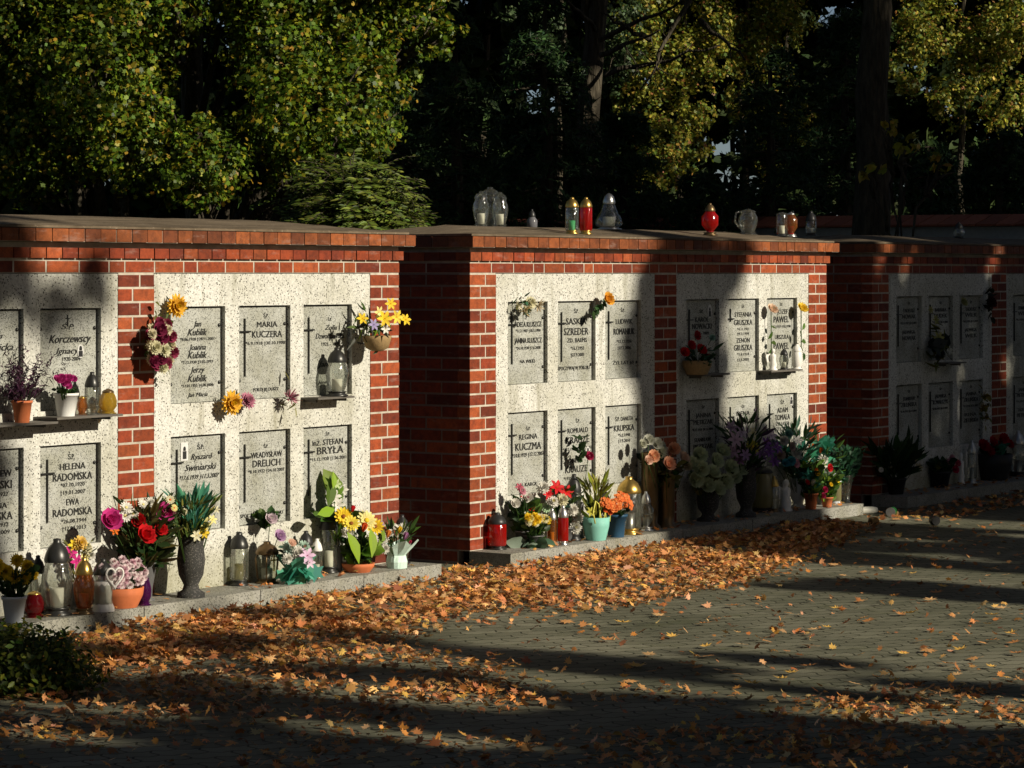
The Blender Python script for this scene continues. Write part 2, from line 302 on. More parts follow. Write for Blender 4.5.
def make_block(x0, label, texts, shelves):
    x1 = x0+4.95; dep = 1.2
    E = empty('columbarium', (x0, 0, 0), label, 'columbarium wall', 'rows of brick columbarium blocks'); W = x1-x0
    core = MB(); cm = .0025
    panels = [(.30, 2.325), (2.625, 4.65)]
    # mortar core of the pillars and sides, set back behind the brick faces
    for a, b in ((cm, .30-.002), (2.325+.002, 2.625-.002), (4.65+.002, W-cm)): core.box(a, b, cm, .3, .09, 1.896)
    for a, b, a2, b2 in ((cm, .25, .0015, .06), (W-.25, W-cm, W-.06, W-.0015)):
        ends = MB(); ends.box(a, b, .3, dep-cm, .0, 1.896); ends.box(a2, b2, .09, dep-.01, .0, 1.895); ends.build('end_joints', 'dark_mortar', E)
    core.box(.25, W-.25, .3, dep-cm, 0, 1.896); core.box(cm, W-cm, cm, dep-cm, 1.8965, 2.06)
    core.build('mortar_joints', 'mortar', E)
    br = MB()
    for px in (0, 2.325, 4.65):
        for k in range(23):
            z0 = .09+k*PIT; brick_run(br, px, px+.30, z0, z0+PIT, 0, .1, (.12, .18) if k % 2 else (.18, .12))
    for k in range(24):                                       # the two end walls
        z0 = .09+(k-1)*PIT+.0; z1 = z0+PIT
        brick_run(br, .101, dep, max(z0, .01), z1, 0, .08, (.25,), axis='y') if k % 2 else brick_run(br, .101, dep, max(z0, .01), z1, 0, .08, (.125, .25, .25, .25, .25), axis='y')
        yb = W-.08
        for a in ((.101, .35, .6, .85, 1.1) if k % 2 else (.101, .225, .475, .725, .975)):
            b = {.101: .35 if k % 2 else .225}.get(a, a+.25); br.box(yb, W, a+.005, min(b, dep)-.005, max(z0, .01)+.005, z1-.005, bcol())
    brick_run(br, 0, W, 1.893, 1.966, 0, .1, (.25, .26, .24, .13, .25, .25, .12)); 
    for xx_ in (0,): brick_run(br, .101, dep, 1.893, 1.966, 0, .08, (.25,), axis='y')
    o = .02; brick_run(br, -o, W+o, 1.972, 2.036, -o, .1, (.125,), joint=.008); brick_run(br, .101, dep+o, 1.972, 2.036, -o, .08, (.125,), axis='y', joint=.008)
    br.build('brickwork', 'brick', E)
    OLD = BR[:]; BR[:] = [(.2, .055, .016), (.24, .066, .018), (.16, .043, .014), (.27, .075, .02)]; cp = MB(); o = .075; brick_run(cp, -o, W+o, 2.062, 2.137, -o, .12, (.128,), joint=.007)
    brick_run(cp, .121, dep+o, 2.062, 2.137, -o, .12, (.128,), axis='y', joint=.007)
    for k in range(int(dep/.13)): cp.box(W-.12, W+o, .124+k*.128, .124+k*.128+.121, 2.066, 2.133, bcol())
    cp.build('coping', 'brick', E); BR[:] = OLD
    cj = MB(); o2 = o-.006; cj.box(-o2, W+o2, -o2, dep+o2, 2.0625, 2.131); cj.build('coping_mortar', 'mortar', E)
    rf = MB(); g = .045; a, b, c_, d_ = -g, W+g, -g, dep+g; zt = 2.139; zr = 2.222; r = .62; nx = 40
    def rz(x, y):
        e = min(x-a, b-x, y-c_, d_-y); return zt+.012+(zr-zt-.012)*min(1, e/r)
    xs = sorted(set([a, b]+[a+(b-a)*i/nx for i in range(nx+1)]+[a+r*i/4 for i in range(1, 5)]+[b-r*i/4 for i in range(1, 5)])); ys = [c_+(d_-c_)*i/10 for i in range(11)]
    vs = [(x, y, rz(x, y)+random.uniform(-.002, .002)) for y in ys for x in xs]; nX = len(xs)
    rf.add(vs, [(j*nX+i, j*nX+i+1, (j+1)*nX+i+1, (j+1)*nX+i) for j in range(10) for i in range(nX-1)], smooth=True)
    for (p, q) in (((a, c_), (b, c_)), ((b, c_), (b, d_)), ((b, d_), (a, d_)), ((a, d_), (a, c_))): rf.add([(*p, zt-.001), (*q, zt-.001), (*q, zt+.012), (*p, zt+.012)], [(0, 1, 2, 3)])
    rf.build('roof', 'roof_felt', E)
    # plinth slabs
    pl = MB(); p = -.005
    for l in (.16, 1.0, 1.02, 1.0, .98, .84):
        q = min(p+l, W+.01) if l != .84 else W+.01; pl.box(p+.003, q-.003, -.32+random.uniform(-.002, .002), .003, 0.0, .09+random.uniform(-.001, .001)); p = q
    pl.build('plinth', 'kerb_granite', E)
    # cast panels with six recesses each
    rows = [(.42, .97), (1.155, 1.705)]
    for pi, (pa, pb) in enumerate(panels):
        pm = MB(); sh0 = .145+(.048 if x0 == 9.74 and pi == 0 else 0); cols_ = [(pa+sh0+.607*k, pa+sh0+.607*k+.48) for k in range(3)]
        xs = [pa+.002]+[v for c0 in cols_ for v in c0]+[pb-.002]; zs = [.091, .42, .97, 1.155, 1.705, 1.892]; y0 = .003; dp = .14
        for i in range(len(xs)-1):
            for j in range(5):
                if i % 2 == 1 and j % 2 == 1:
                    xa, xb, za, zb = xs[i], xs[i+1], zs[j], zs[j+1]
                    pm.add([(xa, y0, za), (xb, y0, za), (xb, y0, zb), (xa, y0, zb), (xa, y0+dp, za), (xb, y0+dp, za), (xb, y0+dp, zb), (xa, y0+dp, zb)], [(0, 1, 5, 4), (1, 2, 6, 5), (2, 3, 7, 6), (3, 0, 4, 7), (4, 5, 6, 7)])
                else: pm.add([(xs[i], y0, zs[j]), (xs[i+1], y0, zs[j]), (xs[i+1], y0, zs[j+1]), (xs[i], y0, zs[j+1])], [(0, 1, 2, 3)])
        pm.add([(xs[0], y0, 1.892), (xs[-1], y0, 1.892), (xs[-1], .3, 1.892), (xs[0], .3, 1.892)], [(0, 1, 2, 3)])
        pm.build('cast_panel', 'aggregate', E)
        for ri in (1, 0):
            for ci in range(3):
                key = (pi, 1-ri, ci); T = texts.get(key)
                xa, xb = cols_[ci]; za, zb = rows[ri]; mb = MB(); h = zb-za
                w = .464; mb.box(-w/2-.006, w/2-.006, 0, .012, -h+.003, -.009)
                P = mb.build('memorial_plate', 'plate_granite', E, ((xa+xb)/2, .029, zb)); P.rotation_euler.y = random.uniform(-.003, .003)
                if not _bolt:
                    bm = MB(); bm.lathe([(0, 0), (.009, 0), (.011, .004), (.006, .01), (0, .011)], 10, (0, 0, 0), closed=False); bm.v = [(v[0], -v[2], v[1]) for v in bm.v]; _bolt.append(bm.mesh('bolt'))
                for sx in (-1, 1):
                    for bz in (-.11, -.44): link('bolt', _bolt[0], 'dark_metal', P, (sx*.213, 0, bz))
                nm = random.choice(('NOWAK', 'WILK', 'ZIELIŃSKA', 'MAZUR', 'KOWALCZYK', 'DUDEK', 'PIETRZAK', 'LIS')); n1_, n2_ = random.sample(('JADWIGA', 'STANISŁAW', 'HENRYK', 'BARBARA', 'TADEUSZ', 'IRENA', 'JANINA', 'MARIAN'), 2); yr = random.randint(10, 40)
                if T is None: T = dict(cross=1, lines=[('Ś.P.', .05, .06, .02, None, 0), (n1_, .05, .12, .032, .22, 0), (nm, .05, .17, .036, .2+.01*len(nm), 0), ('*%d.%d.19%d †8.11.2004' % (yr % 28+1, yr % 12+1, yr), .04, .225, .018, .3, 0)]+([(n2_, .04, .3, .03, .24, 0), (nm, .05, .35, .036, .2+.01*len(nm), 0)] if yr % 3 else []))
                if T.get('cross'):
                    cr = MB(); cxx = -.165; L_ = .34 if T['cross'] == 1 else T['cross']
                    cr.box(cxx-.0035, cxx+.0035, -.012, -.003, -.075-L_, -.075); cr.box(cxx-.052, cxx+.052, -.0135, -.0045, -.156, -.147); cr.build('cross', 'dark_metal', P)
                text_mesh([(t_, x_, -z_, h_, w_, it) for t_, x_, z_, h_, w_, it in T['lines']], 'inscription', P)
                if T.get('photo'): portrait(P, *T['photo'])
    for (xc, z, w, d) in shelves:
        sh = MB(); sh.box(-w/2, w/2, -d, .004, -.012, 0); sh.box(-w*.42, -w*.38, -d*.7, .004, -.03, -.0125); sh.box(w*.38, w*.42, -d*.7, .004, -.03, -.0125)
        sh.build('shelf', 'slate_shelf', E, (xc-x0, 0, z))
    return E
dts = ['*8.06.1928 †28.11.2001', '*12.04.1931 †9.02.1998', '*3.10.1922 †24.10.2007']
def T(lines, cross=1, photo=None): return dict(lines=lines, cross=cross, photo=photo)
TA = {
 (1, 0, 0): T([('Jan', .02, .1, .034, .07, 1), ('Kublik', .02, .147, .04, .17, 1), (dts[0], .02, .187, .017, .3, 0), ('Joanna', .02, .233, .034, .15, 1), ('Kublik', .02, .278, .04, .17, 1), ('*7.12.1930 †3.02.1997', .02, .318, .017, .28, 0), ('Jerzy', .02, .362, .036, .13, 1), ('Kublik', .02, .412, .04, .17, 1), ('*11.01.1955 †4.08.2008', .02, .452, .017, .28, 0), ('Jan Maria', .02, .505, .024, .18, 1)], 0),
 (1, 0, 1): T([('Ś.P.', .04, .06, .022, None, 0), ('MARIA', .05, .112, .034, .19, 0), ('KUCZERA', .05, .17, .04, .28, 0), ('*6.9.1918 †30.10.1998', .035, .222, .02, .37, 0), ('POKÓJ JEJ DUSZY', .04, .495, .02, .24, 0)]),
 (1, 0, 2): T([('Ś.P.', .05, .09, .018, None, 0), ('Zofia', .06, .14, .03, .12, 1), ('Dzwonkowska', .05, .19, .034, .28, 1), ('1921 - 1999', .06, .24, .022, .18, 0), ('Jan', -.02, .36, .034, .1, 1), ('Józef', -.02, .47, .02, .1, 1)]),
 (1, 1, 0): T([('Ś.P.', .05, .07, .028, None, 0), ('Ryszard', .06, .125, .034, .19, 1), ('Swiniarski', .05, .185, .038, .28, 1), ('*17.6.1939 †11.3.2007', .04, .24, .026, .35, 1)], 1, (-.1, .1, .062, .105, False) and (-.095, -.09, .062, .105, False)),
 (1, 1, 1): T([('Ś.P.', .04, .095, .02, None, 0), ('WŁADYSŁAW', .045, .145, .034, .29, 0), ('DRELICH', .045, .195, .042, .26, 0), ('*8.10.1922 †24.10.2007', .045, .24, .02, .34, 0), ('SPOCZYWAJ W POKOJU', .0, .495, .022, .4, 0)]),
 (1, 1, 2): T([('Ś.P.', .03, .05, .02, None, 0), ('inż. STEFAN', .03, .1, .036, .3, 0), ('BRYŁA', .055, .15, .046, .26, 0), ('*15.12.1920 †1.06.2001', .035, .2, .02, .36, 0)]),
 (0, 0, 2): T([('†', 0, .06, .05, .03, 0), ('Ś.P.', 0, .1, .028, .1, 1), ('Korczewscy', .02, .165, .045, .33, 1), ('Ignacy', 0, .23, .036, .18, 1), ('1920-2004', .03, .275, .022, .14, 0)], 0, (.1, -.235, .05, .075, True)),
 (0, 1, 2): T([('Ś.P.', .03, .07, .03, .05, 0), ('HELENA', .04, .122, .036, .2, 0), ('RADOMSKA', .04, .178, .042, .31, 0), ('*07.10.1920', .04, .222, .022, .19, 0), ('†19.01.2007', .04, .262, .022, .2, 0), ('EWA', .04, .315, .036, .1, 0), ('RADOMSKA', .04, .37, .042, .31, 0), ('*26.08.1944', .05, .418, .022, .2, 0), ('†12.04.2013', .05, .457, .022, .19, 0)]),
 (0, 1, 1): T([('ZBIGNIEW', .04, .13, .036, .27, 0), ('SIKORSKI', .04, .19, .044, .27, 0), ('*11.05.1927', .05, .24, .022, .2, 0), ('HALINA', .04, .3, .03, .2, 0), ('SIKORSKA', .04, .355, .044, .28, 0), ('*03.02.1932', .05, .4, .022, .2, 0), ('†27.11.2009', .05, .44, .022, .22, 0)]),
 (0, 0, 1): T([('Zofia', .04, .14, .03, .13, 1), ('Nowicka', .06, .2, .04, .25, 1)]),
}
TB = {
 (0, 0, 0): T([('Ś.P.', .04, .09, .02, None, 0), ('ADELA KLUSZCZ', .04, .152, .036, .32, 0), ('*11.3.1907 †18.5.1990', .04, .195, .02, .3, 0), ('JANINA KLUSZCZ', .04, .26, .036, .33, 0), ('*24.10.1930 †7.6.2008', .04, .31, .02, .3, 0), ('NA WIEKI', .03, .4, .024, .18, 0)]),
 (0, 0, 1): T([('Ś.P.', .03, .07, .028, None, 0), ('SASKIA', .03, .14, .046, .26, 0), ('SZREDER', .03, .21, .05, .31, 0), ('ZD. BAEMS', .04, .27, .03, .25, 0), ('*16.7.1952', .045, .325, .024, .17, 0), ('†27.9.2005', .045, .37, .024, .17, 0), ('SPOCZYWAJ W POKOJU', 0, .46, .026, .4, 0)]),
 (0, 0, 2): T([('Ś.P.', .03, .07, .024, None, 0), ('LUDWIK', .05, .15, .036, .22, 0), ('ROMANIUK', .05, .22, .046, .28, 0), ('*12.12.1936', .05, .29, .022, .2, 0), ('†27.2.2006', .05, .335, .022, .18, 0), ('ŻYŁ LAT 69', .04, .44, .026, .28, 0)]),
 (0, 1, 0): T([('Ś.P.', .04, .115, .024, None, 0), ('REGINA', .04, .17, .036, .22, 0), ('KUCZMA', .04, .235, .05, .31, 0), ('*10.8.1929 †27.12.2007', .04, .29, .026, .38, 0), ('JAN, KAROL', .02, .49, .026, .26, 0)]),
 (0, 1, 1): T([('Ś.P.', .05, .09, .024, None, 0), ('ROMUALD', .05, .155, .036, .26, 0), ('KRAUZE', .05, .22, .048, .29, 0), ('*1.12.1932 †18.12.2001', .04, .28, .02, .36, 0), ('ANNA', .02, .36, .036, .15, 0), ('KRAUZE', .03, .42, .048, .28, 0), ('*1935', -.08, .48, .022, .1, 0)], 1, (.175, -.31, .05, .075, True)),
 (0, 1, 2): T([('Ś.P. DANUTA', .05, .1, .03, .24, 0), ('KRUPSKA', .05, .165, .044, .27, 0), ('*5.3.1940', .05, .215, .022, .16, 0), ('†7.9.2010', .05, .255, .022, .16, 0)]),
 (1, 0, 0): T([('Ś.P.', .02, .09, .024, None, 0), ('KAROL', .03, .15, .036, .2, 0), ('NOWACKI', .03, .2, .042, .28, 0), ('1938 - 2009', .03, .25, .022, .2, 0)], 1, (.14, -.09, .06, .1, True)),
 (1, 0, 1): T([('Ś.P.', .04, .06, .022, None, 0), ('STEFANIA', .04, .12, .036, .26, 0), ('GRUSZKA', .04, .18, .042, .28, 0), ('*4.11.1921', .04, .23, .02, .18, 0), ('†9.3.1999', .04, .265, .02, .18, 0), ('ZENON', .04, .315, .036, .2, 0), ('GRUSZKA', .04, .37, .045, .28, 0), ('*1.6.1918', .04, .42, .02, .18, 0), ('†2.5.2002', .04, .46, .02, .18, 0)], .1),
 (1, 0, 2): T([('Ś.P.', .03, .05, .02, None, 0), ('JÓZEF', .05, .105, .036, .17, 0), ('PAWEL', .03, .165, .05, .24, 0), ('*2.3.1927 †9.8.1998', .03, .22, .02, .3, 0), ('URSZULA', .04, .3, .034, .22, 0), ('PAWEL', .03, .37, .05, .24, 0)], 0),
 (1, 1, 2): T([('Ś.P.', .05, .07, .03, None, 0), ('ADAM', .05, .13, .04, .17, 0), ('TOMALA', .05, .185, .045, .24, 0), ('ŻYŁ LAT 58', .05, .235, .028, .2, 0), ('7.V.2006', .05, .275, .028, .16, 0)], 1, (.19, -.06, .035, .07, False)),
 (1, 1, 1): T([('Ś.P.', .04, .08, .022, None, 0), ('IRENA', .04, .13, .034, .2, 0), ('SZULC', .06, .19, .042, .24, 0)]),
}
XA, XB, XC = 9.74, 15.47, 21.21
def shelf_of(x0p, x1p, yp, d=.15):
    a = onwall(x0p, yp, 0)[0]; b = onwall(x1p, yp, 0)[0]; z = onwall((x0p+x1p)/2, yp, d*.6)[1]; return ((a+b)/2, z, b-a, d)
SH = dict(a1=(onwall(78, 409, .08)[0], 1.13, .52, .17), a0=(11.15, 1.11, .5, .17), a2=(onwall(326, 400, .05)[0], 1.152, .36, .13), b1=(18.45, 1.16, .4, .13), b2=(onwall(778, 372, .05)[0], 1.158, .5, .13))
make_block(XA, 'nearest brick and pebbledash columbarium wall, sunlit across the left of the picture', TA, [SH['a1'], SH['a0'], SH['a2']])
make_block(XB, 'middle brick columbarium wall, half in sun, with glass lanterns on its roof', TB, [SH['b1'], SH['b2']])
make_block(XC, 'farthest brick columbarium wall, in deep shade at the right edge', {}, [(22.55, 1.14, .36, .13)])
bpy.data.objects.remove(_bo)
# ---------------------------------------------------------------- ground
g = MB(); g.add([(-150, -150, -.004), (300, -150, -.004), (300, 300, -.004), (-150, 300, -.004)], [(0, 1, 2, 3)]); tag(g.build('ground', 'soil'), kind='structure')
g = MB(); g.add([(-12, -14, 0), (45, -14, 0), (45, 2.2, 0), (-12, 2.2, 0)], [(0, 1, 2, 3)]); tag(g.build('paved_path', 'paving'), kind='structure')
# ---------------------------------------------------------------- flowers
def petal(mb, ang, el, L_, w, cup, col, base=(0, 0, 0), tip=.0, off=0.):
    """petal pointing outwards at azimuth ang and elevation el; cup lifts its end"""
    ca, sa = math.cos(ang), math.sin(ang); ce, se = math.cos(el), math.sin(el); vs = []
    for k, (u, ww) in enumerate(((0, .35), (.35, .9), (.7, 1.), (1., tip))):
        r = off+L_*u; zc = cup*u*u*L_
        for sgn in (-1, 0, 1):
            x = r*ce-zc*se; z = r*se+zc*ce+(abs(sgn)*w*.25*ww); y = sgn*w*.5*ww
            vs.append((base[0]+x*ca-y*sa, base[1]+x*sa+y*ca, base[2]+z))
    mb.add(vs, [(k*3+i, k*3+i+1, k*3+i+4, k*3+i+3) for k in range(3) for i in range(2)], col, True)
def vc(c, v=.15):
    k = random.uniform(1-v, 1+v); return tuple(min(1, max(0, x*k)) for x in c)
_bl = {}
def bloom_mesh(kind, col, col2=None):
    key = (kind, col, col2)
    if key in _bl: return _bl[key]
    mb = MB(); c2 = col2 or col
    if kind == 'mum':
        for k, (n, el, l) in enumerate(((16, -.25, 1.), (16, .1, 1.), (15, .45, .92), (12, .8, .8), (8, 1.15, .65), (4, 1.45, .5))):
            for i in range(n): petal(mb, 2*math.pi*(i+random.uniform(-.2, .2)+k*.5)/n, el, l*random.uniform(.85, 1.05), .3, .25, vc(col if k < 4 else c2), tip=.25)
    elif kind == 'rose':
        for k, (n, el, l, w, cup) in enumerate(((6, .1, 1., .95, .5), (5, .45, .9, .85, .5), (5, .8, .75, .7, .55), (4, 1.15, .65, .5, .5), (3, 1.4, .6, .35, .2))):
            for i in range(n): petal(mb, 2*math.pi*(i+k*.45)/n, el, l, w, cup, vc(col if k < 3 else c2, .12), tip=.7)
    elif kind == 'daisy':
        for k, (n, el, l) in enumerate(((14, .1, 1.), (12, .35, .8))):
            for i in range(n): petal(mb, 2*math.pi*(i+k*.5)/n, el, l, .34, .1, vc(col), tip=.4)
        mb.lathe([(.0, .12), (.2, .14), (.24, .22), (.15, .3), (0, .32)], 8, closed=False, col=c2)
    elif kind == 'lily':
        for i in range(6): petal(mb, 2*math.pi*i/6, .55, 1.1, .5, -.35, vc(col), tip=.08)
        mb.lathe([(.05, 0), (.05, .4), (.0, .5)], 6, closed=False, col=c2)
    elif kind == 'tulip':
        for k in range(2):
            for i in range(3): petal(mb, 2*math.pi*(i+k*.5)/3, 1.05, 1.3, .8, .35, vc(col), tip=.2)
    elif kind == 'cluster':
        for i in range(26):
            u = random.uniform(0, 1); a = random.uniform(0, 6.28); el = math.asin(u); b = (math.cos(a)*math.cos(el)*.8, math.sin(a)*math.cos(el)*.8, u*.8); c = vc(random.choice((col, c2)), .2)
            for k in range(5): petal(mb, 6.28*k/5+a, .3, .26, .2, 0, c, base=b, tip=.6)
    elif kind == 'spray':
        for i in range(60):
            a = random.uniform(0, 6.28); el = random.uniform(-.3, 1.5); petal(mb, a, el, random.uniform(.6, 1.1), .12, .3, vc(random.choice((col, c2)), .25), tip=.1)
    elif kind == 'bigleaf':
        for sx in (-1, 1):
            vs = [(0, 1.-2*u, .12*math.sin(u*3)) for u in (0, .25, .5, .75, 1)]+[(sx*w_*.42, 1.-2*u, .12*math.sin(u*3)+.1*w_) for u, w_ in ((.0, .05), (.25, .8), (.5, 1), (.75, .6), (1, .05))]
            mb.add(vs, [(i, i+1, i+6, i+5) for i in range(4)], vc(col, .1), True)
    me = mb.mesh('bloom'); me.materials.append(M['petals']); _bl[key] = me; return me
def leaves_mesh(n, spread, col, kind='lance', up=.6, lo=.05, hi=1., stem=None, origin_h=0.):
    """n leaves fanning out of one point; spread=(rx, ry, height)"""
    pos = []; R = []; size = []
    for i in range(n):
        a = random.uniform(0, 6.28); rr = math.sqrt(random.uniform(0, 1)); h = random.uniform(lo, hi)
        p = Vector((math.cos(a)*rr*spread[0]*(.35+.65*h), math.sin(a)*rr*spread[1]*(.35+.65*h), origin_h+h*spread[2]))
        d = (Vector((math.cos(a)*rr, math.sin(a)*rr, up))+Vector([random.uniform(-.4, .4) for _ in range(3)])).normalized()
        z = d.cross(Vector([random.uniform(-1, 1) for _ in range(3)])).normalized(); x = d.cross(z); pos.append(p); R.append(((x.x, d.x, z.x), (x.y, d.y, z.y), (x.z, d.z, z.z)))
    return np.array(pos), np.array(R)
def foliage(parent, n, spread, cols, leaf, kind='lance', up=.6, lo=0., hi=1., oh=0., name='foliage'):
    n = int(n*1.5); pos, R = leaves_mesh(n, spread, None, kind, up, lo, hi, origin_h=oh)
    tpl, fc = dict(lance=(LANCE, LANCE_F), oval=(OVAL, OVAL_F), lobe=(LOBE, LOBE_F))[kind]
    return npmesh(name, tpl, fc, pos, R, rng.uniform(.6, 1.2, n)*leaf, palette(n, cols), 'foliage', parent)
GREEN = [(.05, .11, .02), (.08, .14, .03), (.03, .07, .02)]; LIME = [(.2, .32, .03), (.12, .24, .03)]; BLUEG = [(.05, .12, .08), (.08, .17, .12)]
DGREEN = [(.02, .05, .015), (.03, .07, .02)]; TEAL = [(.04, .25, .17), (.07, .33, .24)]; OLIVE = [(.16, .15, .03), (.1, .11, .03)]
def scatter_blooms(E, base, blooms, d0):
    """blooms: (px x, px y, px radius, kind, colour, colour2[, depth offset])"""
    for bl in blooms:
        x, y, r, kind, col, c2 = bl[:6]; dd = d0+(bl[6] if len(bl) > 6 else random.uniform(-.02, .04))
        t, z = onwall(x, y, dd); R = r/scale_at(t, dd)*(.88 if kind == 'rose' else 1.)
        o = bpy.data.objects.new('bloom', bloom_mesh(kind, col, c2)); COL.objects.link(o); o.parent = E
        o.location = (t-base[0], -dd-base[1], z-base[2]); o.scale = (R, R, R)
        dv = Vector((-.55+random.uniform(-.4, .4), -1.+random.uniform(-.2, .2), .45+random.uniform(-.3, .35))).normalized()
        if kind == 'bigleaf':
            o.name = 'leaf'; dv = Vector((-.1, -1., .25)).normalized(); o.rotation_euler = (dv.to_track_quat('Z', 'Y') @ Matrix.Rotation(bl[7] if len(bl) > 7 else 0, 3, 'Z').to_quaternion()).to_euler(); continue
        if kind in ('tulip',): dv = Vector((random.uniform(-.3, .3), -.3, 1)).normalized()
        o.rotation_euler = dv.to_track_quat('Z', 'Y').to_euler()
        if kind not in ('cluster', 'spray') and z-base[2] > .08:
            st = MB(); e = Vector(o.location); st.tube([Vector((e.x*.3, e.y*.3, max(.03, e.z*.35))), e*.7+Vector((0, 0, .02)), e], .0025, 5, (.05, .1, .02)); st.build('stem', 'foliage', E)
def kerbpos(x, y, z=.09):
    t, d = onground(x, y, z); d = max(.065, min(.27, d)); t = onwall(x, y, d)[0]; return t, d
def pot(E, prof, mat, n=22, name='pot', **kw):
    mb = MB(); mb.lathe(prof, n, **kw); return mb.build(name, mat, E)
def potprof(r, h, taper=.72, rim=.12):
    return [(r*taper, 0), (r*.98, h*(1-rim)), (r*1.06, h*(1-rim)), (r*1.08, h), (r*.97, h), (r*.94, h*.86), (0, h*.84)]
# ---------------------------------------------------------------- grave lanterns
def lantern(x, ytop, ybase, w, label, glassm='clear_glass', capm='dark_metal', basem=None, style='cyl', d=None, z0=.09, candle='wax', group=None, pos=None, name='grave_lantern', capfrac=.3, candleh=.42):
    if pos is None:
        if d is None: t, d = kerbpos(x, ybase, z0)
        else: t = onwall(x, ybase, d)[0]
    else: t, d = pos
    sc = scale_at(t, d); h = (ybase-ytop)/sc; r = w/2/sc
    E = empty(name, (t, -d, z0), label, 'grave lantern', group or 'grave lanterns along the columbarium', random.uniform(0, 1)); basem = basem or capm
    hb = h*.1; hc = h*capfrac; g0 = hb; g1 = h-hc; gh = g1-g0
    base = [(r*.92, 0), (r*.95, hb*.25), (r*.7, hb*.5), (r*.72, hb*.8), (r*.85, hb), (0, hb)]
    if style == 'cyl': gp = [(r*.82, g0), (r*.9, g0+gh*.06), (r*.9, g0+gh*.94), (r*.8, g1)]
    elif style == 'bulb': gp = [(r*.62, g0), (r*.8, g0+gh*.2), (r*.98, g0+gh*.55), (r*.95, g0+gh*.75), (r*.75, g0+gh*.93), (r*.7, g1)]
    elif style == 'hex': gp = [(r*.72, g0), (r*.82, g0+gh*.1), (r*.98, g0+gh*.82), (r*.8, g1)]
    elif style == 'pear': gp = [(r*.9, g0), (r*1., g0+gh*.12), (r*.9, g0+gh*.35), (r*.62, g0+gh*.65), (r*.42, g1)]
    elif style == 'jar': gp = [(r*.6, g0), (r*.95, g0+gh*.25), (r, g0+gh*.55), (r*.8, g0+gh*.85), (r*.6, g1)]
    elif style == 'goblet': gp = [(r*.3, g0), (r*.6, g0+gh*.15), (r*.98, g0+gh*.35), (r, g0+gh*.75), (r*.6, g0+gh*.95), (r*.55, g1)]
    n = 6 if style == 'hex' else 22
    pot(E, base, basem, 22, 'base')
    G = MB(); G.lathe(gp, n, closed=False, smooth=style != 'hex', ribs=11 if style == 'cyl' else 0, ribamp=.018); G.build('glass', glassm, E)
    if style == 'hex':
        fr = MB()
        for i in range(6):
            a = 2*math.pi*i/6; fr.tube([(rr*math.cos(a)*1.01, rr*math.sin(a)*1.01, z) for rr, z in gp], r*.06, 5)
        fr.build('frame', basem, E)
    rt = gp[-1][0]
    cap = [(rt*1.12, g1-hc*.04), (rt*1.16, g1+hc*.08), (rt*1.05, g1+hc*.3), (rt*.82, g1+hc*.58), (rt*.42, g1+hc*.78), (rt*.34, g1+hc*.84), (rt*.36, g1+hc*.96), (0, g1+hc)]
    if style == 'pear': cap = [(rt*1.05, g1), (rt*1.1, g1+hc*.2), (rt*.8, g1+hc*.7), (rt*.4, g1+hc*.9), (0, g1+hc)]
    pot(E, cap, capm, 18, 'lid')
    if candle: pot(E, [(r*.42, g0), (r*.45, g0+gh*candleh), (r*.3, g0+gh*candleh), (0, g0+gh*candleh*.96)], candle, 14, 'candle')
    return E
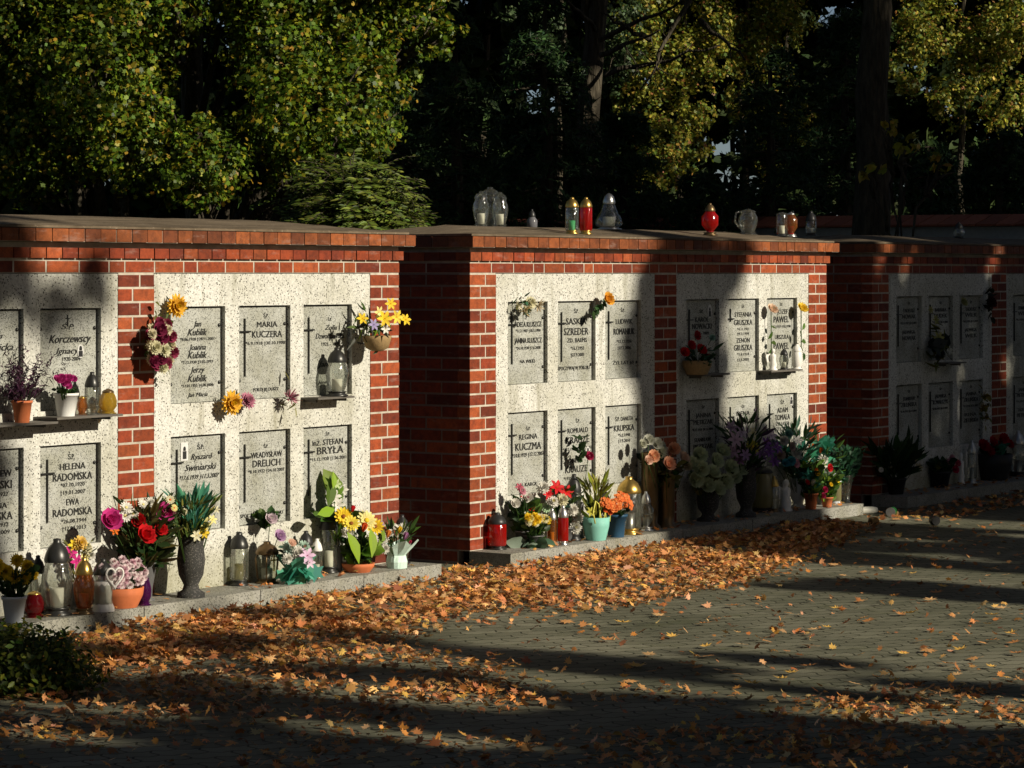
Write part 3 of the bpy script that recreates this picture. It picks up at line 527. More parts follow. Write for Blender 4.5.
def bouquet(name, x, ybase, label, cat, blooms, fol, container, d=None, z0=.09, group=None, bd=.02):
    """container: ('pot'|'bowl'|'cone'|'urn'|'cylvase'|'wrap'|None, width px, height px, material); fol: list of (n, rx px, h px, colours, leaf px, kind, base px above container, up)"""
    if d is None: t, d = kerbpos(x, ybase, z0)
    else: t = onwall(x, ybase, d)[0]
    sc = scale_at(t, d); E = empty(name, (t, -d, z0), label, cat, group); ch = 0
    if container:
        k, w, h, mt = container; r = w/2/sc; h = h/sc; ch = h
        if k == 'pot': pot(E, potprof(r, h), mt)
        elif k == 'bowl': pot(E, [(r*.7, 0), (r*.95, h*.6), (r, h), (r*.92, h), (r*.85, h*.8), (0, h*.75)], mt)
        elif k == 'cone': pot(E, [(r*.8, 0), (r*.82, h*.03), (r*.5, h*.06), (r*.55, h*.3), (r*.98, h*.98), (r, h), (r*.9, h), (r*.8, h*.9), (0, h*.85)], mt, name='vase')
        elif k == 'cylvase': pot(E, [(r*1.25, 0), (r*1.2, h*.03), (r*.85, h*.07), (r*.92, h*.2), (r*.95, h*.9), (r*1.08, h), (r*.9, h), (r*.85, h*.9), (0, h*.88)], mt, name='vase')
        elif k == 'urn': pot(E, [(r*.95, 0), (r*.95, h*.07), (r*.6, h*.12), (r*.5, h*.2), (r*.85, h*.36), (r*.98, h*.6), (r*.85, h*.85), (r*.95, h*.97), (r*.98, h), (r*.8, h), (r*.7, h*.9), (0, h*.85)], mt, name='urn')
        elif k == 'wrap':
            mb = MB(); n = 18; vs = []
            for q, (rr, z) in enumerate(((.55, 0), (.6, .25), (.5, .5), (.85, .8), (1.1, 1.))):
                for i in range(n): a = 2*math.pi*i/n; f = rr*r*(1+(.16*q/4)*math.cos(5*a+q)); vs.append((f*math.cos(a), f*math.sin(a), h*z*(1+(.14*math.sin(5*a) if q == 4 else 0))))
            mb.add(vs, [(q*n+i, q*n+(i+1) % n, (q+1)*n+(i+1) % n, (q+1)*n+i) for q in range(4) for i in range(n)]); mb.add(vs[:n], [tuple(range(n))]); mb.build('wrapping', mt, E)
        elif k == 'saucer': pot(E, [(r*.75, 0), (r, h*.7), (r*1.02, h), (r*.9, h), (r*.8, h*.4), (0, h*.35)], mt, name='saucer')
    for q in fol:
        n, rx, fh, cols, leaf, kind, up_, u = q
        foliage(E, n, (rx/sc, min(rx/sc, .13), fh/sc), cols, leaf/sc, kind, u, oh=ch*.85+up_/sc)
    scatter_blooms(E, (t, -d, z0), blooms, d+bd)
    return E
def ring(x, y, rx, ry, n, r, kind, cols, c2=None, jit=2):
    out = []
    for i in range(n):
        a = random.uniform(0, 6.28); q = math.sqrt(random.uniform(0, 1)); c = random.choice(cols)
        out.append((x+rx*q*math.cos(a), y+ry*q*math.sin(a), r*random.uniform(.85, 1.15), kind, c, c2, .04+.03*(1-q)))
    return out
WHITE = (.75, .73, .66); CREAM = (.7, .66, .45); YEL = (.85, .6, .04); PY = (.8, .72, .3); RED = (.6, .015, .02); MAG = (.6, .03, .22); PINK = (.7, .35, .42); ORG = (.75, .16, .02); PEACH = (.75, .38, .22); LIL = (.5, .35, .55); BURG = (.2, .02, .06); PUR = (.15, .06, .25)
G1 = 'flowers in front of the nearest columbarium wall'; G2 = 'flowers in front of the middle columbarium wall'; G3 = 'flowers in front of the farthest columbarium wall'
# --- wall A, along the plinth, left to right
bouquet('potted_chrysanthemum', 14, 622, 'yellow chrysanthemums in a pale grey pot, leftmost on the near plinth', 'potted flowers', [(5, 572, 9, 'mum', YEL, None), (17, 561, 8, 'mum', YEL, None), (14, 577, 8, 'mum', YEL, None), (27, 566, 7, 'mum', YEL, None), (24, 578, 8, 'mum', YEL, None), (-4, 566, 9, 'mum', YEL, None), (33, 575, 6, 'mum', YEL, None)], [(160, 24, 32, DGREEN, 9, 'oval', 0, .6)], ('pot', 24, 26, 'pale_pot'), group=G1)
lantern(34, 591, 617, 20, 'low dark red glass candle jar beside the yellow chrysanthemums', 'dark_red_glass', 'gold_metal', 'dark_red_glass', 'jar', name='candle_jar', capfrac=.12, candle=None)
lantern(57, 538, 615, 32, 'large clear glass lantern with dark domed lid, left of the magenta orchid', 'clear_glass', 'dark_metal', 'dark_metal', 'bulb')
lantern(38, 547, 606, 16, 'slim clear lantern with pointed black lid behind the red candle jar', 'clear_glass', 'black_plastic', None, 'cyl', d=.075)
bouquet('orchid_bunch', 78, 604, 'magenta orchids and yellow lilies bunched above the amber lantern', 'flower bunch', [(70, 553, 7, 'lily', MAG, MAG), (76, 562, 8, 'lily', MAG, PINK), (74, 545, 6, 'lily', YEL, YEL), (80, 543, 8, 'mum', (.8, .55, .15), YEL), (86, 548, 7, 'mum', CREAM, None), (90, 556, 6, 'mum', WHITE, None), (84, 557, 6, 'lily', PY, None)], [(60, 14, 45, OLIVE, 10, 'lance', 0, .9)], ('cylvase', 12, 25, 'grey_vase'), d=.09, group=G1)
lantern(84, 557, 614, 22, 'amber glass lantern with brass lid beside the white heart lantern', 'amber_glass', 'gold_metal', 'bronze', 'bulb', candle='terracotta')
# white heart lantern
def heart_lantern():
    t, d = kerbpos(103, 615); sc = scale_at(t, d); E = lantern(103, 561, 614, 22, 'white lantern with a heart shaped opening beside the amber lantern', 'clear_glass', 'dark_metal', 'ceramic', 'cyl')
    mb = MB(); pts = []
    for i in range(33):
        a = 2*math.pi*i/32; pts.append((16*math.sin(a)**3*.0033, 0, (13*math.cos(a)-5*math.cos(2*a)-2*math.cos(3*a)-math.cos(4*a))*.0038))
    mb.tube(pts, .006, 6); o = mb.build('heart', 'ceramic', E, (0, 0, .19)); o.rotation_euler.z = -E.rotation_euler.z-.3
    o.location = Matrix.Rotation(-E.rotation_euler.z, 3, 'Z') @ Vector((.02, -.066, .185))
    s2 = pot(E, [(.062, 0), (.06, .02), (.045, .06), (.05, .12), (.055, .16), (.03, .17)], 'ceramic', 20, 'shell')
heart_lantern()
bouquet('chrysanthemum_bowl', 121, 607, 'pale pink chrysanthemums in a low orange terracotta bowl', 'potted flowers', ring(123, 573, 24, 15, 70, 4.3, 'mum', [(.75, .6, .62), (.66, .42, .48), (.8, .7, .68)], (.6, .3, .36)), [(120, 26, 26, DGREEN+GREEN, 9, 'oval', 0, .3)], ('bowl', 46, 20, 'terracotta'), group=G1)
bouquet('rose_bouquet', 147, 593, 'big bouquet of red roses and magenta peonies with greenery in dark cone vase', 'bouquet', [(109, 522, 14, 'rose', (.62, .05, .26), MAG, .06), (165, 513, 12, 'rose', (.62, .06, .27), (.75, .3, .4), .06), (143, 537, 13, 'rose', RED, None, .12), (137, 521, 9, 'rose', (.5, .012, .015), None), (159, 531, 9, 'rose', RED, None, .08), (126, 508, 7, 'daisy', WHITE, PY), (133, 514, 6, 'daisy', WHITE, PY), (150, 503, 6, 'mum', WHITE, None), (143, 505, 6, 'daisy', WHITE, PY), (178, 525, 6, 'daisy', WHITE, PY), (176, 517, 4, 'daisy', WHITE, PY), (125, 516, 7, 'daisy', WHITE, PY), (114, 531, 5, 'lily', ORG, YEL)],
        [(220, 38, 62, [(.04, .07, .02), (.07, .09, .03), (.12, .1, .03)], 22, 'lance', 0, .5), (60, 34, 20, DGREEN, 18, 'oval', 4, .1), (14, 12, 10, LIME, 12, 'lobe', 2, .2)], ('cone', 20, 38, 'grey_vase'), d=.13, group=G1)
lantern(144, 577, 606, 15, 'small dark purple glass candle at the plinth edge below the roses', 'purple_glass', 'purple_glass', 'purple_glass', 'jar', name='candle_jar', capfrac=.1, candle=None)
bouquet('urn_bouquet', 191, 597, 'dark speckled granite urn holding green sprays and yellow freesias', 'flower urn', [(204, 524, 7, 'lily', PY, YEL, .05), (196, 536, 6, 'lily', CREAM, YEL, .05), (203, 533, 6, 'lily', YEL, YEL, .06), (170, 500, 5, 'daisy', CREAM, ORG), (174, 508, 4, 'daisy', PY, ORG), (212, 520, 5, 'lily', PY, YEL), (184, 512, 4, 'daisy', CREAM, YEL), (216, 510, 4, 'lily', CREAM, YEL)],
        [(150, 30, 42, [(.1, .14, .03), (.2, .19, .04), (.06, .1, .03)], 15, 'lance', 0, .7), (46, 14, 36, [(.05, .22, .14), (.08, .28, .18)], 26, 'lance', 4, 1.6), (50, 20, 20, OLIVE, 12, 'oval', 0, .3)], ('urn', 29, 62, 'urn_granite'), group=G1)
lantern(239, 529, 583, 21, 'dark lidded clear lantern standing alone right of the granite urn', 'clear_glass', 'dark_metal', 'dark_metal', 'cyl', candle='yellowish_glass', candleh=.5)
hl = lantern(267, 541, 583, 26, 'six sided bronze framed lantern with a gold cross on its glass', 'clear_glass', 'bronze', 'bronze', 'hex')
cr = MB(); cr.box(-.004, .004, -.075, -.07, .075, .17); cr.box(-.02, .02, -.0755, -.0705, .135, .143); o = cr.build('gold_cross', 'gold_metal', hl); o.rotation_euler.z = -hl.rotation_euler.z-.3
bouquet('rose_pair', 266, 578, 'pair of lilac and white roses with dark leaves above hexagonal lantern', 'flowers', [(270, 520, 8, 'rose', (.72, .6, .65), WHITE), (278, 537, 8, 'rose', (.55, .35, .55), (.75, .6, .7), .08)], [(20, 14, 16, DGREEN+GREEN, 15, 'oval', 30, .4)], ('cylvase', 9, 32, 'grey_vase'), d=.07, group=G1)
bouquet('wrapped_bouquet', 296, 584, 'white mums and lilac lily wrapped in shiny green foil', 'bouquet', [(289, 549, 9, 'mum', (.5, .62, .55), WHITE), (297, 553, 8, 'mum', WHITE, None), (303, 547, 7, 'mum', (.45, .6, .5), (.7, .4, .3)), (287, 559, 6, 'mum', WHITE, None), (307, 556, 8, 'lily', (.72, .5, .68), MAG, .08), (309, 563, 6, 'lily', (.75, .6, .72), MAG, .08), (292, 543, 5, 'daisy', (.6, .35, .25), None)], [(60, 20, 18, DGREEN+BLUEG, 12, 'oval', -4, .3), (22, 22, 6, [(.03, .2, .12), (.1, .4, .28)], 20, 'lobe', -16, -.3)], ('wrap', 34, 26, 'wrap_green'), group=G1)
lantern(306, 527, 573, 16, 'black domed lantern half hidden behind the green foil bouquet', 'clear_glass', 'black_plastic', None, 'cyl', d=.08)
lantern(329, 508, 571, 20, 'tall clear lantern with black ornate lid beside the white gladiolus', 'clear_glass', 'black_plastic', 'dark_metal', 'cyl', candle='wax')
lantern(317, 532, 572, 12, 'slender clear candle holder with white tulip shaped lid', 'clear_glass', 'ceramic', 'silver_metal', 'cyl', d=.2, candle='wax')
bouquet('gladiolus', 337, 566, 'white gladiolus stem with broad upright leaves behind the yellow gerberas', 'flowers', [(329, 491, 17, 'bigleaf', (.07, .12, .02), None, .03, 2.8), (333, 480, 9, 'bigleaf', (.25, .4, .04), None, .05, 2.9), (326, 512, 13, 'bigleaf', (.22, .38, .03), None, .1, 1.7), (334, 497, 7, 'lily', WHITE, None), (338, 505, 7, 'lily', WHITE, None), (342, 490, 6, 'lily', WHITE, None), (336, 484, 5, 'lily', (.5, .6, .3), None), (340, 513, 6, 'lily', WHITE, None), (346, 520, 6, 'rose', WHITE, None)], [(6, 8, 55, LIME, 38, 'oval', 20, 2.), (8, 20, 10, LIME+GREEN, 30, 'oval', 28, .3)], ('cylvase', 12, 26, 'dark_glass_vase'), d=.08, group=G1)
bouquet('gerbera_pot', 358, 572, 'yellow and white gerberas with lime leaves on terracotta saucer', 'potted flowers', [(353, 548, 17, 'bigleaf', (.22, .34, .03), None, .12, .25), (371, 543, 15, 'bigleaf', (.24, .36, .04), None, .13, -.2), (381, 538, 10, 'bigleaf', (.16, .26, .03), None, .1, -.7), (343, 517, 10, 'daisy', YEL, (.3, .1, .02)), (351, 524, 9, 'daisy', (.85, .7, .1), (.3, .1, .02), .08), (366, 521, 11, 'daisy', PY, YEL, .06), (375, 527, 9, 'daisy', YEL, (.3, .1, .02), .07), (363, 532, 7, 'tulip', (.7, .1, .02), None, .1), (352, 512, 5, 'tulip', RED, None), (361, 515, 8, 'daisy', WHITE, YEL), (380, 540, 9, 'mum', WHITE, CREAM, .07), (372, 538, 7, 'mum', WHITE, PY, .09), (348, 532, 7, 'mum', WHITE, PY), (384, 549, 6, 'mum', WHITE, None, .1)],
        [(13, 18, 10, LIME, 34, 'oval', 6, -.3), (60, 26, 34, DGREEN+GREEN, 16, 'oval', 0, .4)], ('bowl', 34, 9, 'terracotta'), group=G1)
bouquet('tulip_bunch', 397, 568, 'pale mint wrapped bunch of small tulips at the brick corner', 'bouquet', [(381, 528, 5, 'tulip', (.7, .5, .6), None), (387, 538, 6, 'tulip', (.7, .25, .05), None, .1), (399, 533, 5, 'tulip', YEL, None, .08), (404, 540, 6, 'tulip', (.35, .15, .3), None, .08), (403, 529, 6, 'mum', WHITE, None), (391, 533, 4, 'mum', WHITE, None), (409, 545, 4, 'tulip', (.5, .05, .1), None), (396, 528, 4, 'daisy', WHITE, YEL)], [(34, 16, 22, GREEN+DGREEN, 16, 'lance', -4, .8)], ('wrap', 36, 26, 'mint'), group=G1)
lantern(402, 507, 556, 18, 'black lidded lantern behind the mint wrapped tulips at the brick corner', 'clear_glass', 'black_plastic', None, 'bulb', d=.09)
# --- shelves of wall A
z1 = SH['a1'][1]
def shelfpot(*a, **k): return bouquet(*a, **k)
shelfpot('potted_cyclamen', 66, 410, 'magenta cyclamen in a white plastic pot on the near wall shelf', 'potted flowers', ring(66, 382, 11, 6, 12, 4.5, 'rose', [(.45, .03, .2), (.55, .05, .25)]), [(50, 14, 8, DGREEN, 8, 'oval', 0, .1)], ('pot', 24, 23, 'white_plastic'), d=.09, z0=z1)
lantern(82, 391, 410, 10, 'tiny amber glass candle between white pot and ribbed lantern', 'amber_glass', 'gold_metal', 'amber_glass', 'jar', d=.06, z0=z1, name='candle_jar', candle=None, capfrac=.12)
lantern(92, 367, 410, 16, 'ribbed clear lantern with bottle green lid on the near wall shelf', 'clear_glass', 'dark_metal', 'clear_glass', 'cyl', d=.09, z0=z1, candle=None, capfrac=.35)
lantern(108, 384, 409, 18, 'round yellow glass candle jar at the right end of the near shelf', 'yellow_glass', 'bronze', 'yellow_glass', 'jar', d=.08, z0=z1, name='candle_jar', capfrac=.16, candle=None)
E = bouquet('potted_heather', 22, 411, 'dark purple heather in a terracotta pot on the leftmost shelf', 'potted plant', [], [(70, 24, 14, [(.03, .03, .02), (.06, .02, .04)], 12, 'lance', 0, 1.)], ('pot', 20, 22, 'terracotta'), d=.09, z0=SH['a0'][1])
pos = []; R = []; sz = []
for i in range(26):
    a = random.uniform(-1.1, 1.1); b = random.uniform(-.5, .5); ln = random.uniform(.2, .34)
    for k in range(46):
        u = .25+.75*k/46; p = Vector((math.sin(a)*u*ln, b*u*.2, .1+math.cos(a)*u*ln)); pos.append(p)
pos = np.array(pos); npmesh('heather_spikes', LANCE, LANCE_F, pos, randrot(len(pos)), rng.uniform(.02, .036, len(pos)), palette(len(pos), [(.04, .012, .03), (.025, .015, .018), (.07, .02, .05)]), 'foliage', E)
lantern(337, 349, 398, 24, 'clear lantern with dark pointed lid on the small shelf of the near wall', 'clear_glass', 'dark_metal', 'dark_metal', 'bulb', d=.075, z0=SH['a2'][1], candle='wax')
# --- hung on wall A
def hung(name, x, y, label, cat, blooms, fol, d=.05, extra=None, back='leaves', zoff=0):
    t, z = onwall(x, y, d); E = empty(name, (t, -d, z), label, cat); sc = scale_at(t, d)
    for n, rx, rz_, cols, leaf, kind in fol:
        p = np.stack([rng.normal(size=n)*rx/sc*.55, -rng.uniform(-d*.6, .04, n), rng.normal(size=n)*rz_/sc*.55], 1)
        npmesh('foliage', dict(lance=LANCE, oval=OVAL, lobe=LOBE)[kind], dict(lance=LANCE_F, oval=OVAL_F, lobe=LOBE_F)[kind], p, randrot(n, np.array([[0, -1., .2]]), .6), rng.uniform(.7, 1.2, n)*leaf/sc, palette(n, cols), 'foliage', E)
    for bl in blooms:
        x_, y_, r, kind, col, c2 = bl[:6]; dd = d+(bl[6] if len(bl) > 6 else .01); tt, zz_ = onwall(x_, y_, dd); R = r/scale_at(tt, dd)
        o = bpy.data.objects.new('bloom', bloom_mesh(kind, col, c2)); COL.objects.link(o); o.parent = E; o.location = (tt-t, -dd+d, zz_-z); o.scale = (R,)*3
        o.rotation_euler = Vector((-.3+random.uniform(-.3, .3), -1, .2+random.uniform(-.3, .3))).normalized().to_track_quat('Z', 'Y').to_euler()
    st = MB(); st.tube([(0, d-.002, 0), (0, d*.4, -.01), (0, 0, 0)], .004, 6, (.1, .1, .03)); st.build('hook', 'dark_metal', E)
    return E, sc
hung('yellow_chrysanthemum', 176, 306, 'large yellow chrysanthemum pinned at top left corner of plate above the wreath', 'flower', [(176, 306, 12, 'mum', (.85, .5, .06), YEL)], [(10, 10, 8, GREEN, 10, 'lance')])
bl = []
for i in range(16):
    a = 2*math.pi*i/16; bl.append((160+11*math.cos(a)+random.uniform(-2, 2), 345+22*math.sin(a)+random.uniform(-2, 2), 6.5, 'rose' if i % 2 else 'mum', (.3, .04, .09) if i % 2 else (.68, .64, .42), (.4, .1, .15) if i % 2 else (.65, .62, .45), .03))
bl += [(160, 338, 8, 'rose', BURG, (.45, .12, .2), .05), (164, 350, 8, 'mum', (.68, .66, .45), None, .075), (155, 348, 8, 'mum', (.68, .64, .42), None, .075), (167, 330, 6, 'mum', (.66, .6, .42), None, .07), (152, 334, 6, 'mum', (.66, .6, .42), None, .07), (163, 368, 6, 'mum', (.66, .64, .42), None, .06), (160, 360, 7, 'rose', BURG, (.4, .1, .15), .05), (152, 362, 7, 'rose', BURG, None, .04), (158, 330, 8, 'rose', BURG, (.5, .15, .2), .05)]
hung('flower_wreath', 160, 345, 'oval wreath of burgundy roses and cream blooms hanging on brick pillar', 'wreath', bl, [(90, 16, 26, OLIVE+GREEN, 9, 'oval')], d=.06)
hung('yellow_chrysanthemum', 231, 403, 'large yellow chrysanthemum fixed between the plates, with a pink bloom at its right', 'flower', [(231, 403, 12.5, 'mum', (.85, .5, .06), YEL, .03), (247, 401, 9, 'mum', (.5, .2, .28), (.6, .35, .4))], [(14, 12, 10, GREEN, 10, 'lance')])
hung('pink_dahlia', 290, 398, 'faded pink spiky dahlia with a loose stem below the middle plate', 'flower', [(290, 398, 11, 'spray', (.5, .28, .32), (.3, .08, .12), .03)], [(8, 5, 14, OLIVE, 12, 'lance')])
E, sc = hung('hanging_basket', 377, 343, 'wicker half basket of yellow daffodils hanging at the right brick pillar', 'hanging basket', [(384, 319, 8, 'lily', YEL, YEL, .1), (396, 317, 7, 'lily', (.85, .65, .08), YEL, .1), (390, 304, 6, 'lily', (.85, .6, .05), YEL, .06), (373, 325, 6, 'lily', (.35, .3, .5), None, .08), (405, 320, 6, 'lily', YEL, None, .08), (362, 319, 6, 'lily', YEL, None, .04), (378, 312, 6, 'lily', PY, YEL, .06), (385, 329, 5, 'lily', WHITE, YEL, .1)], [(50, 22, 12, GREEN+LIME, 14, 'lance'), (20, 22, 8, [(.03, .03, .02)], 18, 'lance')], d=.15)
for o in E.children:
    if o.name.startswith('foliage'): o.location.z = .1
b_ = MB(); b_.lathe([(.03, -.05), (.07, -.03), (.085, .02), (.09, .045), (.08, .045), (.06, 0), (0, -.01)], 20); b_.build('basket', 'wicker', E)
# --- wall B plinth
lantern(497, 512, 549, 21, 'bright red lantern with black lid at the left end of the middle plinth', 'red_glass', 'black_plastic', 'dark_metal', 'cyl', candle='red_glass')
bouquet('red_white_bunch', 524, 545, 'bunch of red and white carnations behind the yellow chrysanthemum pot', 'bouquet', [(520, 492, 6, 'rose', PINK, WHITE), (527, 499, 7, 'rose', WHITE, PINK), (530, 506, 7, 'rose', RED, None), (524, 497, 5, 'lily', RED, None), (515, 504, 6, 'rose', WHITE, None), (533, 510, 6, 'rose', RED, None), (519, 487, 4, 'lily', (.5, .1, .15), None)], [(70, 20, 34, DGREEN+GREEN, 14, 'oval', 0, .6)], ('pot', 18, 16, 'grey_vase'), d=.1, group=G2)
bouquet('yellow_pot_mums', 534, 547, 'yellow chrysanthemum plant with silvery leaves spreading over the plinth', 'potted flowers', ring(536, 519, 12, 5, 14, 4.5, 'mum', [PY, YEL, CREAM]), [(130, 24, 26, DGREEN+GREEN, 9, 'oval', -6, .4), (16, 26, 4, [(.25, .33, .26), (.15, .25, .16)], 22, 'oval', -8, -.2)], ('pot', 20, 12, 'grey_vase'), group=G2)
bouquet('lily_wreath', 564, 544, 'red lilies and white mums with green ribbons in a leaning wreath', 'bouquet', [(556, 488, 8, 'lily', RED, YEL, .05), (566, 492, 7, 'lily', (.65, .02, .02), YEL, .05), (548, 494, 6, 'lily', RED, None), (543, 488, 7, 'mum', WHITE, None), (562, 500, 7, 'mum', CREAM, WHITE, .05), (552, 502, 7, 'mum', WHITE, PY, .05), (572, 510, 7, 'mum', WHITE, None, .05), (577, 518, 7, 'mum', WHITE, None, .05), (575, 528, 7, 'mum', WHITE, CREAM, .05), (546, 508, 6, 'daisy', (.4, .55, .35), None), (568, 503, 6, 'mum', (.5, .65, .45), WHITE)], [(90, 26, 38, GREEN+BLUEG, 14, 'oval', 4, .5)], ('pot', 22, 14, 'grey_vase'), d=.1, group=G2)
lantern(552, 508, 545, 11, 'small silver lidded amber lantern between bouquets, left of its red twin', 'amber_glass', 'silver_metal', None, 'cyl')
lantern(563, 505, 545, 12, 'small silver lidded red lantern in front of the leaning wreath', 'red_glass', 'silver_metal', None, 'cyl', candle='red_glass')
lantern(574, 474, 541, 16, 'tall clear lantern with dark brown dome behind the leaning wreath', 'clear_glass', 'black_plastic', None, 'cyl', d=.15, capfrac=.27)
bouquet('single_rose', 580, 540, 'single crimson rose on a tall leafy stem against the grey plate', 'flower', [(588, 457, 6, 'rose', (.4, .02, .08), (.7, .3, .4))], [(14, 8, 26, DGREEN, 13, 'oval', 48, .6)], ('cylvase', 8, 36, 'dark_glass_vase'), d=.08, group=G2)
E = bouquet('gift_basket', 596, 540, 'mint paper basket with looped yellow ribbons beside the blue pot', 'gift basket', [(607, 504, 6, 'lily', PY, None), (590, 512, 5, 'lily', (.4, .38, .05), None), (603, 520, 4, 'lily', YEL, None)], [(50, 13, 36, [(.25, .26, .03), (.12, .14, .03)], 18, 'lance', 0, 1.1), (20, 10, 20, DGREEN, 12, 'oval', 0, .5)], ('bowl', 28, 23, 'teal_paper'), group=G2)
rb = MB()
for sx, lean in ((-.055, -.02), (.0, .01), (.05, .03)):
    rb.tube([(sx-.035, -.05, .12), (sx-.04+lean, -.05, .2), (sx-.01+lean, -.05, .27), (sx+.03+lean, -.05, .25), (sx+.045, -.05, .12)], .005, 6, (.6, .6, .1))
rb.build('ribbon_loops', 'ribbon', E)
bouquet('kalanchoe_pot', 616, 537, 'orange kalanchoe in a dark blue pot beside the gold lidded lantern', 'potted flowers', ring(616, 505, 12, 8, 9, 7, 'cluster', [(.7, .17, .04), (.6, .1, .02)], (.8, .28, .08)), [(50, 16, 14, DGREEN, 10, 'oval', -4, .2)], ('pot', 22, 23, 'blue_pot'), group=G2)
lantern(629, 476, 534, 27, 'clear lantern with large gold bell lid and gold foot', 'clear_glass', 'gold_metal', 'gold_metal', 'cyl', candle='silver_metal', capfrac=.28)
lantern(646, 491, 531, 16, 'silver angel shaped lantern right of the gold lidded lantern', 'clear_glass', 'silver_metal', 'silver_metal', 'goblet', candle='silver_metal')
bouquet('white_rose_vase', 650, 527, 'tall dark bronze vase of white roses, at the back beside brick pillar', 'flower vase', [(648, 441, 7, 'rose', (.5, .5, .42), None), (656, 444, 7, 'rose', (.5, .5, .42), None), (641, 445, 6, 'rose', (.45, .45, .35), None), (661, 446, 5, 'rose', (.5, .5, .42), None)], [(24, 14, 10, DGREEN, 12, 'oval', -2, .3)], ('cylvase', 18, 76, 'bronze'), d=.085, group=G2)
bouquet('peach_rose_vase', 666, 527, 'tall bronze vase of peach roses, in front of the white roses', 'flower vase', [(652, 457, 8, 'rose', PEACH, (.8, .6, .4)), (667, 465, 9, 'rose', (.8, .4, .25), PEACH, .08), (673, 450, 8, 'rose', PEACH, (.8, .3, .15)), (682, 459, 8, 'rose', (.72, .5, .36), PEACH), (647, 461, 6, 'rose', (.75, .5, .38), None), (686, 466, 7, 'rose', (.65, .55, .4), None), (661, 452, 7, 'mum', (.6, .6, .45), None)], [(70, 28, 24, DGREEN+OLIVE, 14, 'oval', -8, .3)], ('cylvase', 19, 57, 'bronze'), group=G2)
bouquet('green_hydrangea', 708, 521, 'pale green fabric hydrangeas in a granite urn beside the peach roses', 'flower urn', [(x, y, 10, 'rose', (.5, .56, .34), (.62, .64, .42), dd) for x, y, dd in ((698, 456, .02), (714, 462, .05), (729, 469, .05), (711, 474, .09), (724, 483, .09), (735, 462, .0), (700, 470, .08), (716, 490, .08), (690, 466, .03), (733, 479, .05), (706, 487, .07), (694, 480, .05), (721, 453, .0), (738, 472, .03))], [(50, 30, 22, OLIVE+GREEN, 16, 'oval', -6, .2)], ('urn', 24, 36, 'urn_granite'), group=G2)
bouquet('lilac_lily_urn', 746, 517, 'lilac lilies and dark foliage standing in a tall dark granite urn', 'flower urn', [(731, 428, 7, 'lily', (.3, .22, .3), None), (735, 440, 8, 'lily', (.45, .33, .42), None), (741, 433, 6, 'lily', (.5, .4, .5), None), (733, 452, 7, 'lily', (.33, .22, .3), None), (750, 440, 7, 'lily', (.6, .6, .5), None), (752, 433, 6, 'lily', (.65, .62, .4), YEL), (752, 447, 8, 'daisy', (.45, .42, .06), YEL), (745, 455, 6, 'lily', (.3, .2, .35), None), (739, 461, 6, 'lily', (.25, .12, .2), None), (765, 444, 7, 'lily', PUR, None), (761, 455, 7, 'lily', (.22, .12, .3), None), (769, 452, 6, 'lily', PUR, LIL)], [(100, 26, 56, DGREEN+[(.06, .03, .06)], 18, 'lance', -4, .8)], ('urn', 22, 50, 'urn_granite'), group=G2)
lantern(763, 466, 512, 22, 'wide smoky yellow glass lantern with dark hat shaped lid', 'yellowish_glass', 'black_plastic', 'dark_metal', 'cyl', candle=None, capfrac=.15)
lantern(774, 476, 512, 11, 'slim clear lantern with gold ball lid beside white angel figure', 'clear_glass', 'gold_metal', 'bronze', 'cyl', capfrac=.28)
def figure(x, ytop, ybase, w, label, mat='ceramic', d=None, z0=.09):
    if d is None: t, d = kerbpos(x, ybase, z0)
    else: t = onwall(x, ybase, d)[0]
    sc = scale_at(t, d); h = (ybase-ytop)/sc; r = w/2/sc; E = empty('angel_figurine', (t, -d, z0), label, 'figurine')
    pot(E, [(r*.8, 0), (r*.85, h*.05), (r*.6, h*.1), (r*.75, h*.25), (r*.5, h*.45), (r*.6, h*.62), (r*.55, h*.7), (r*.2, h*.76), (r*.3, h*.8), (r*.4, h*.88), (r*.3, h*.96), (0, h)], mat, 18, 'body')
    wg = MB()
    for s_ in (-1, 1): wg.add([(s_*r*.25, r*.4, h*.72), (s_*r*.9, r*.75, h*.85), (s_*r*1.15, r*.8, h*.62), (s_*r*.8, r*.7, h*.35), (s_*r*.25, r*.45, h*.4), (s_*r*.25, r*.6, h*.72), (s_*r*.9, r*.95, h*.85), (s_*r*1.15, r*1., h*.62), (s_*r*.8, r*.9, h*.35), (s_*r*.25, r*.65, h*.4)], [(0, 1, 2, 3, 4), (9, 8, 7, 6, 5), (0, 5, 6, 1), (1, 6, 7, 2), (2, 7, 8, 3), (3, 8, 9, 4)])
    wg.build('wings', mat, E); return E
figure(786, 479, 511, 16, 'cream angel figurine kneeling beside the gold ball lantern')
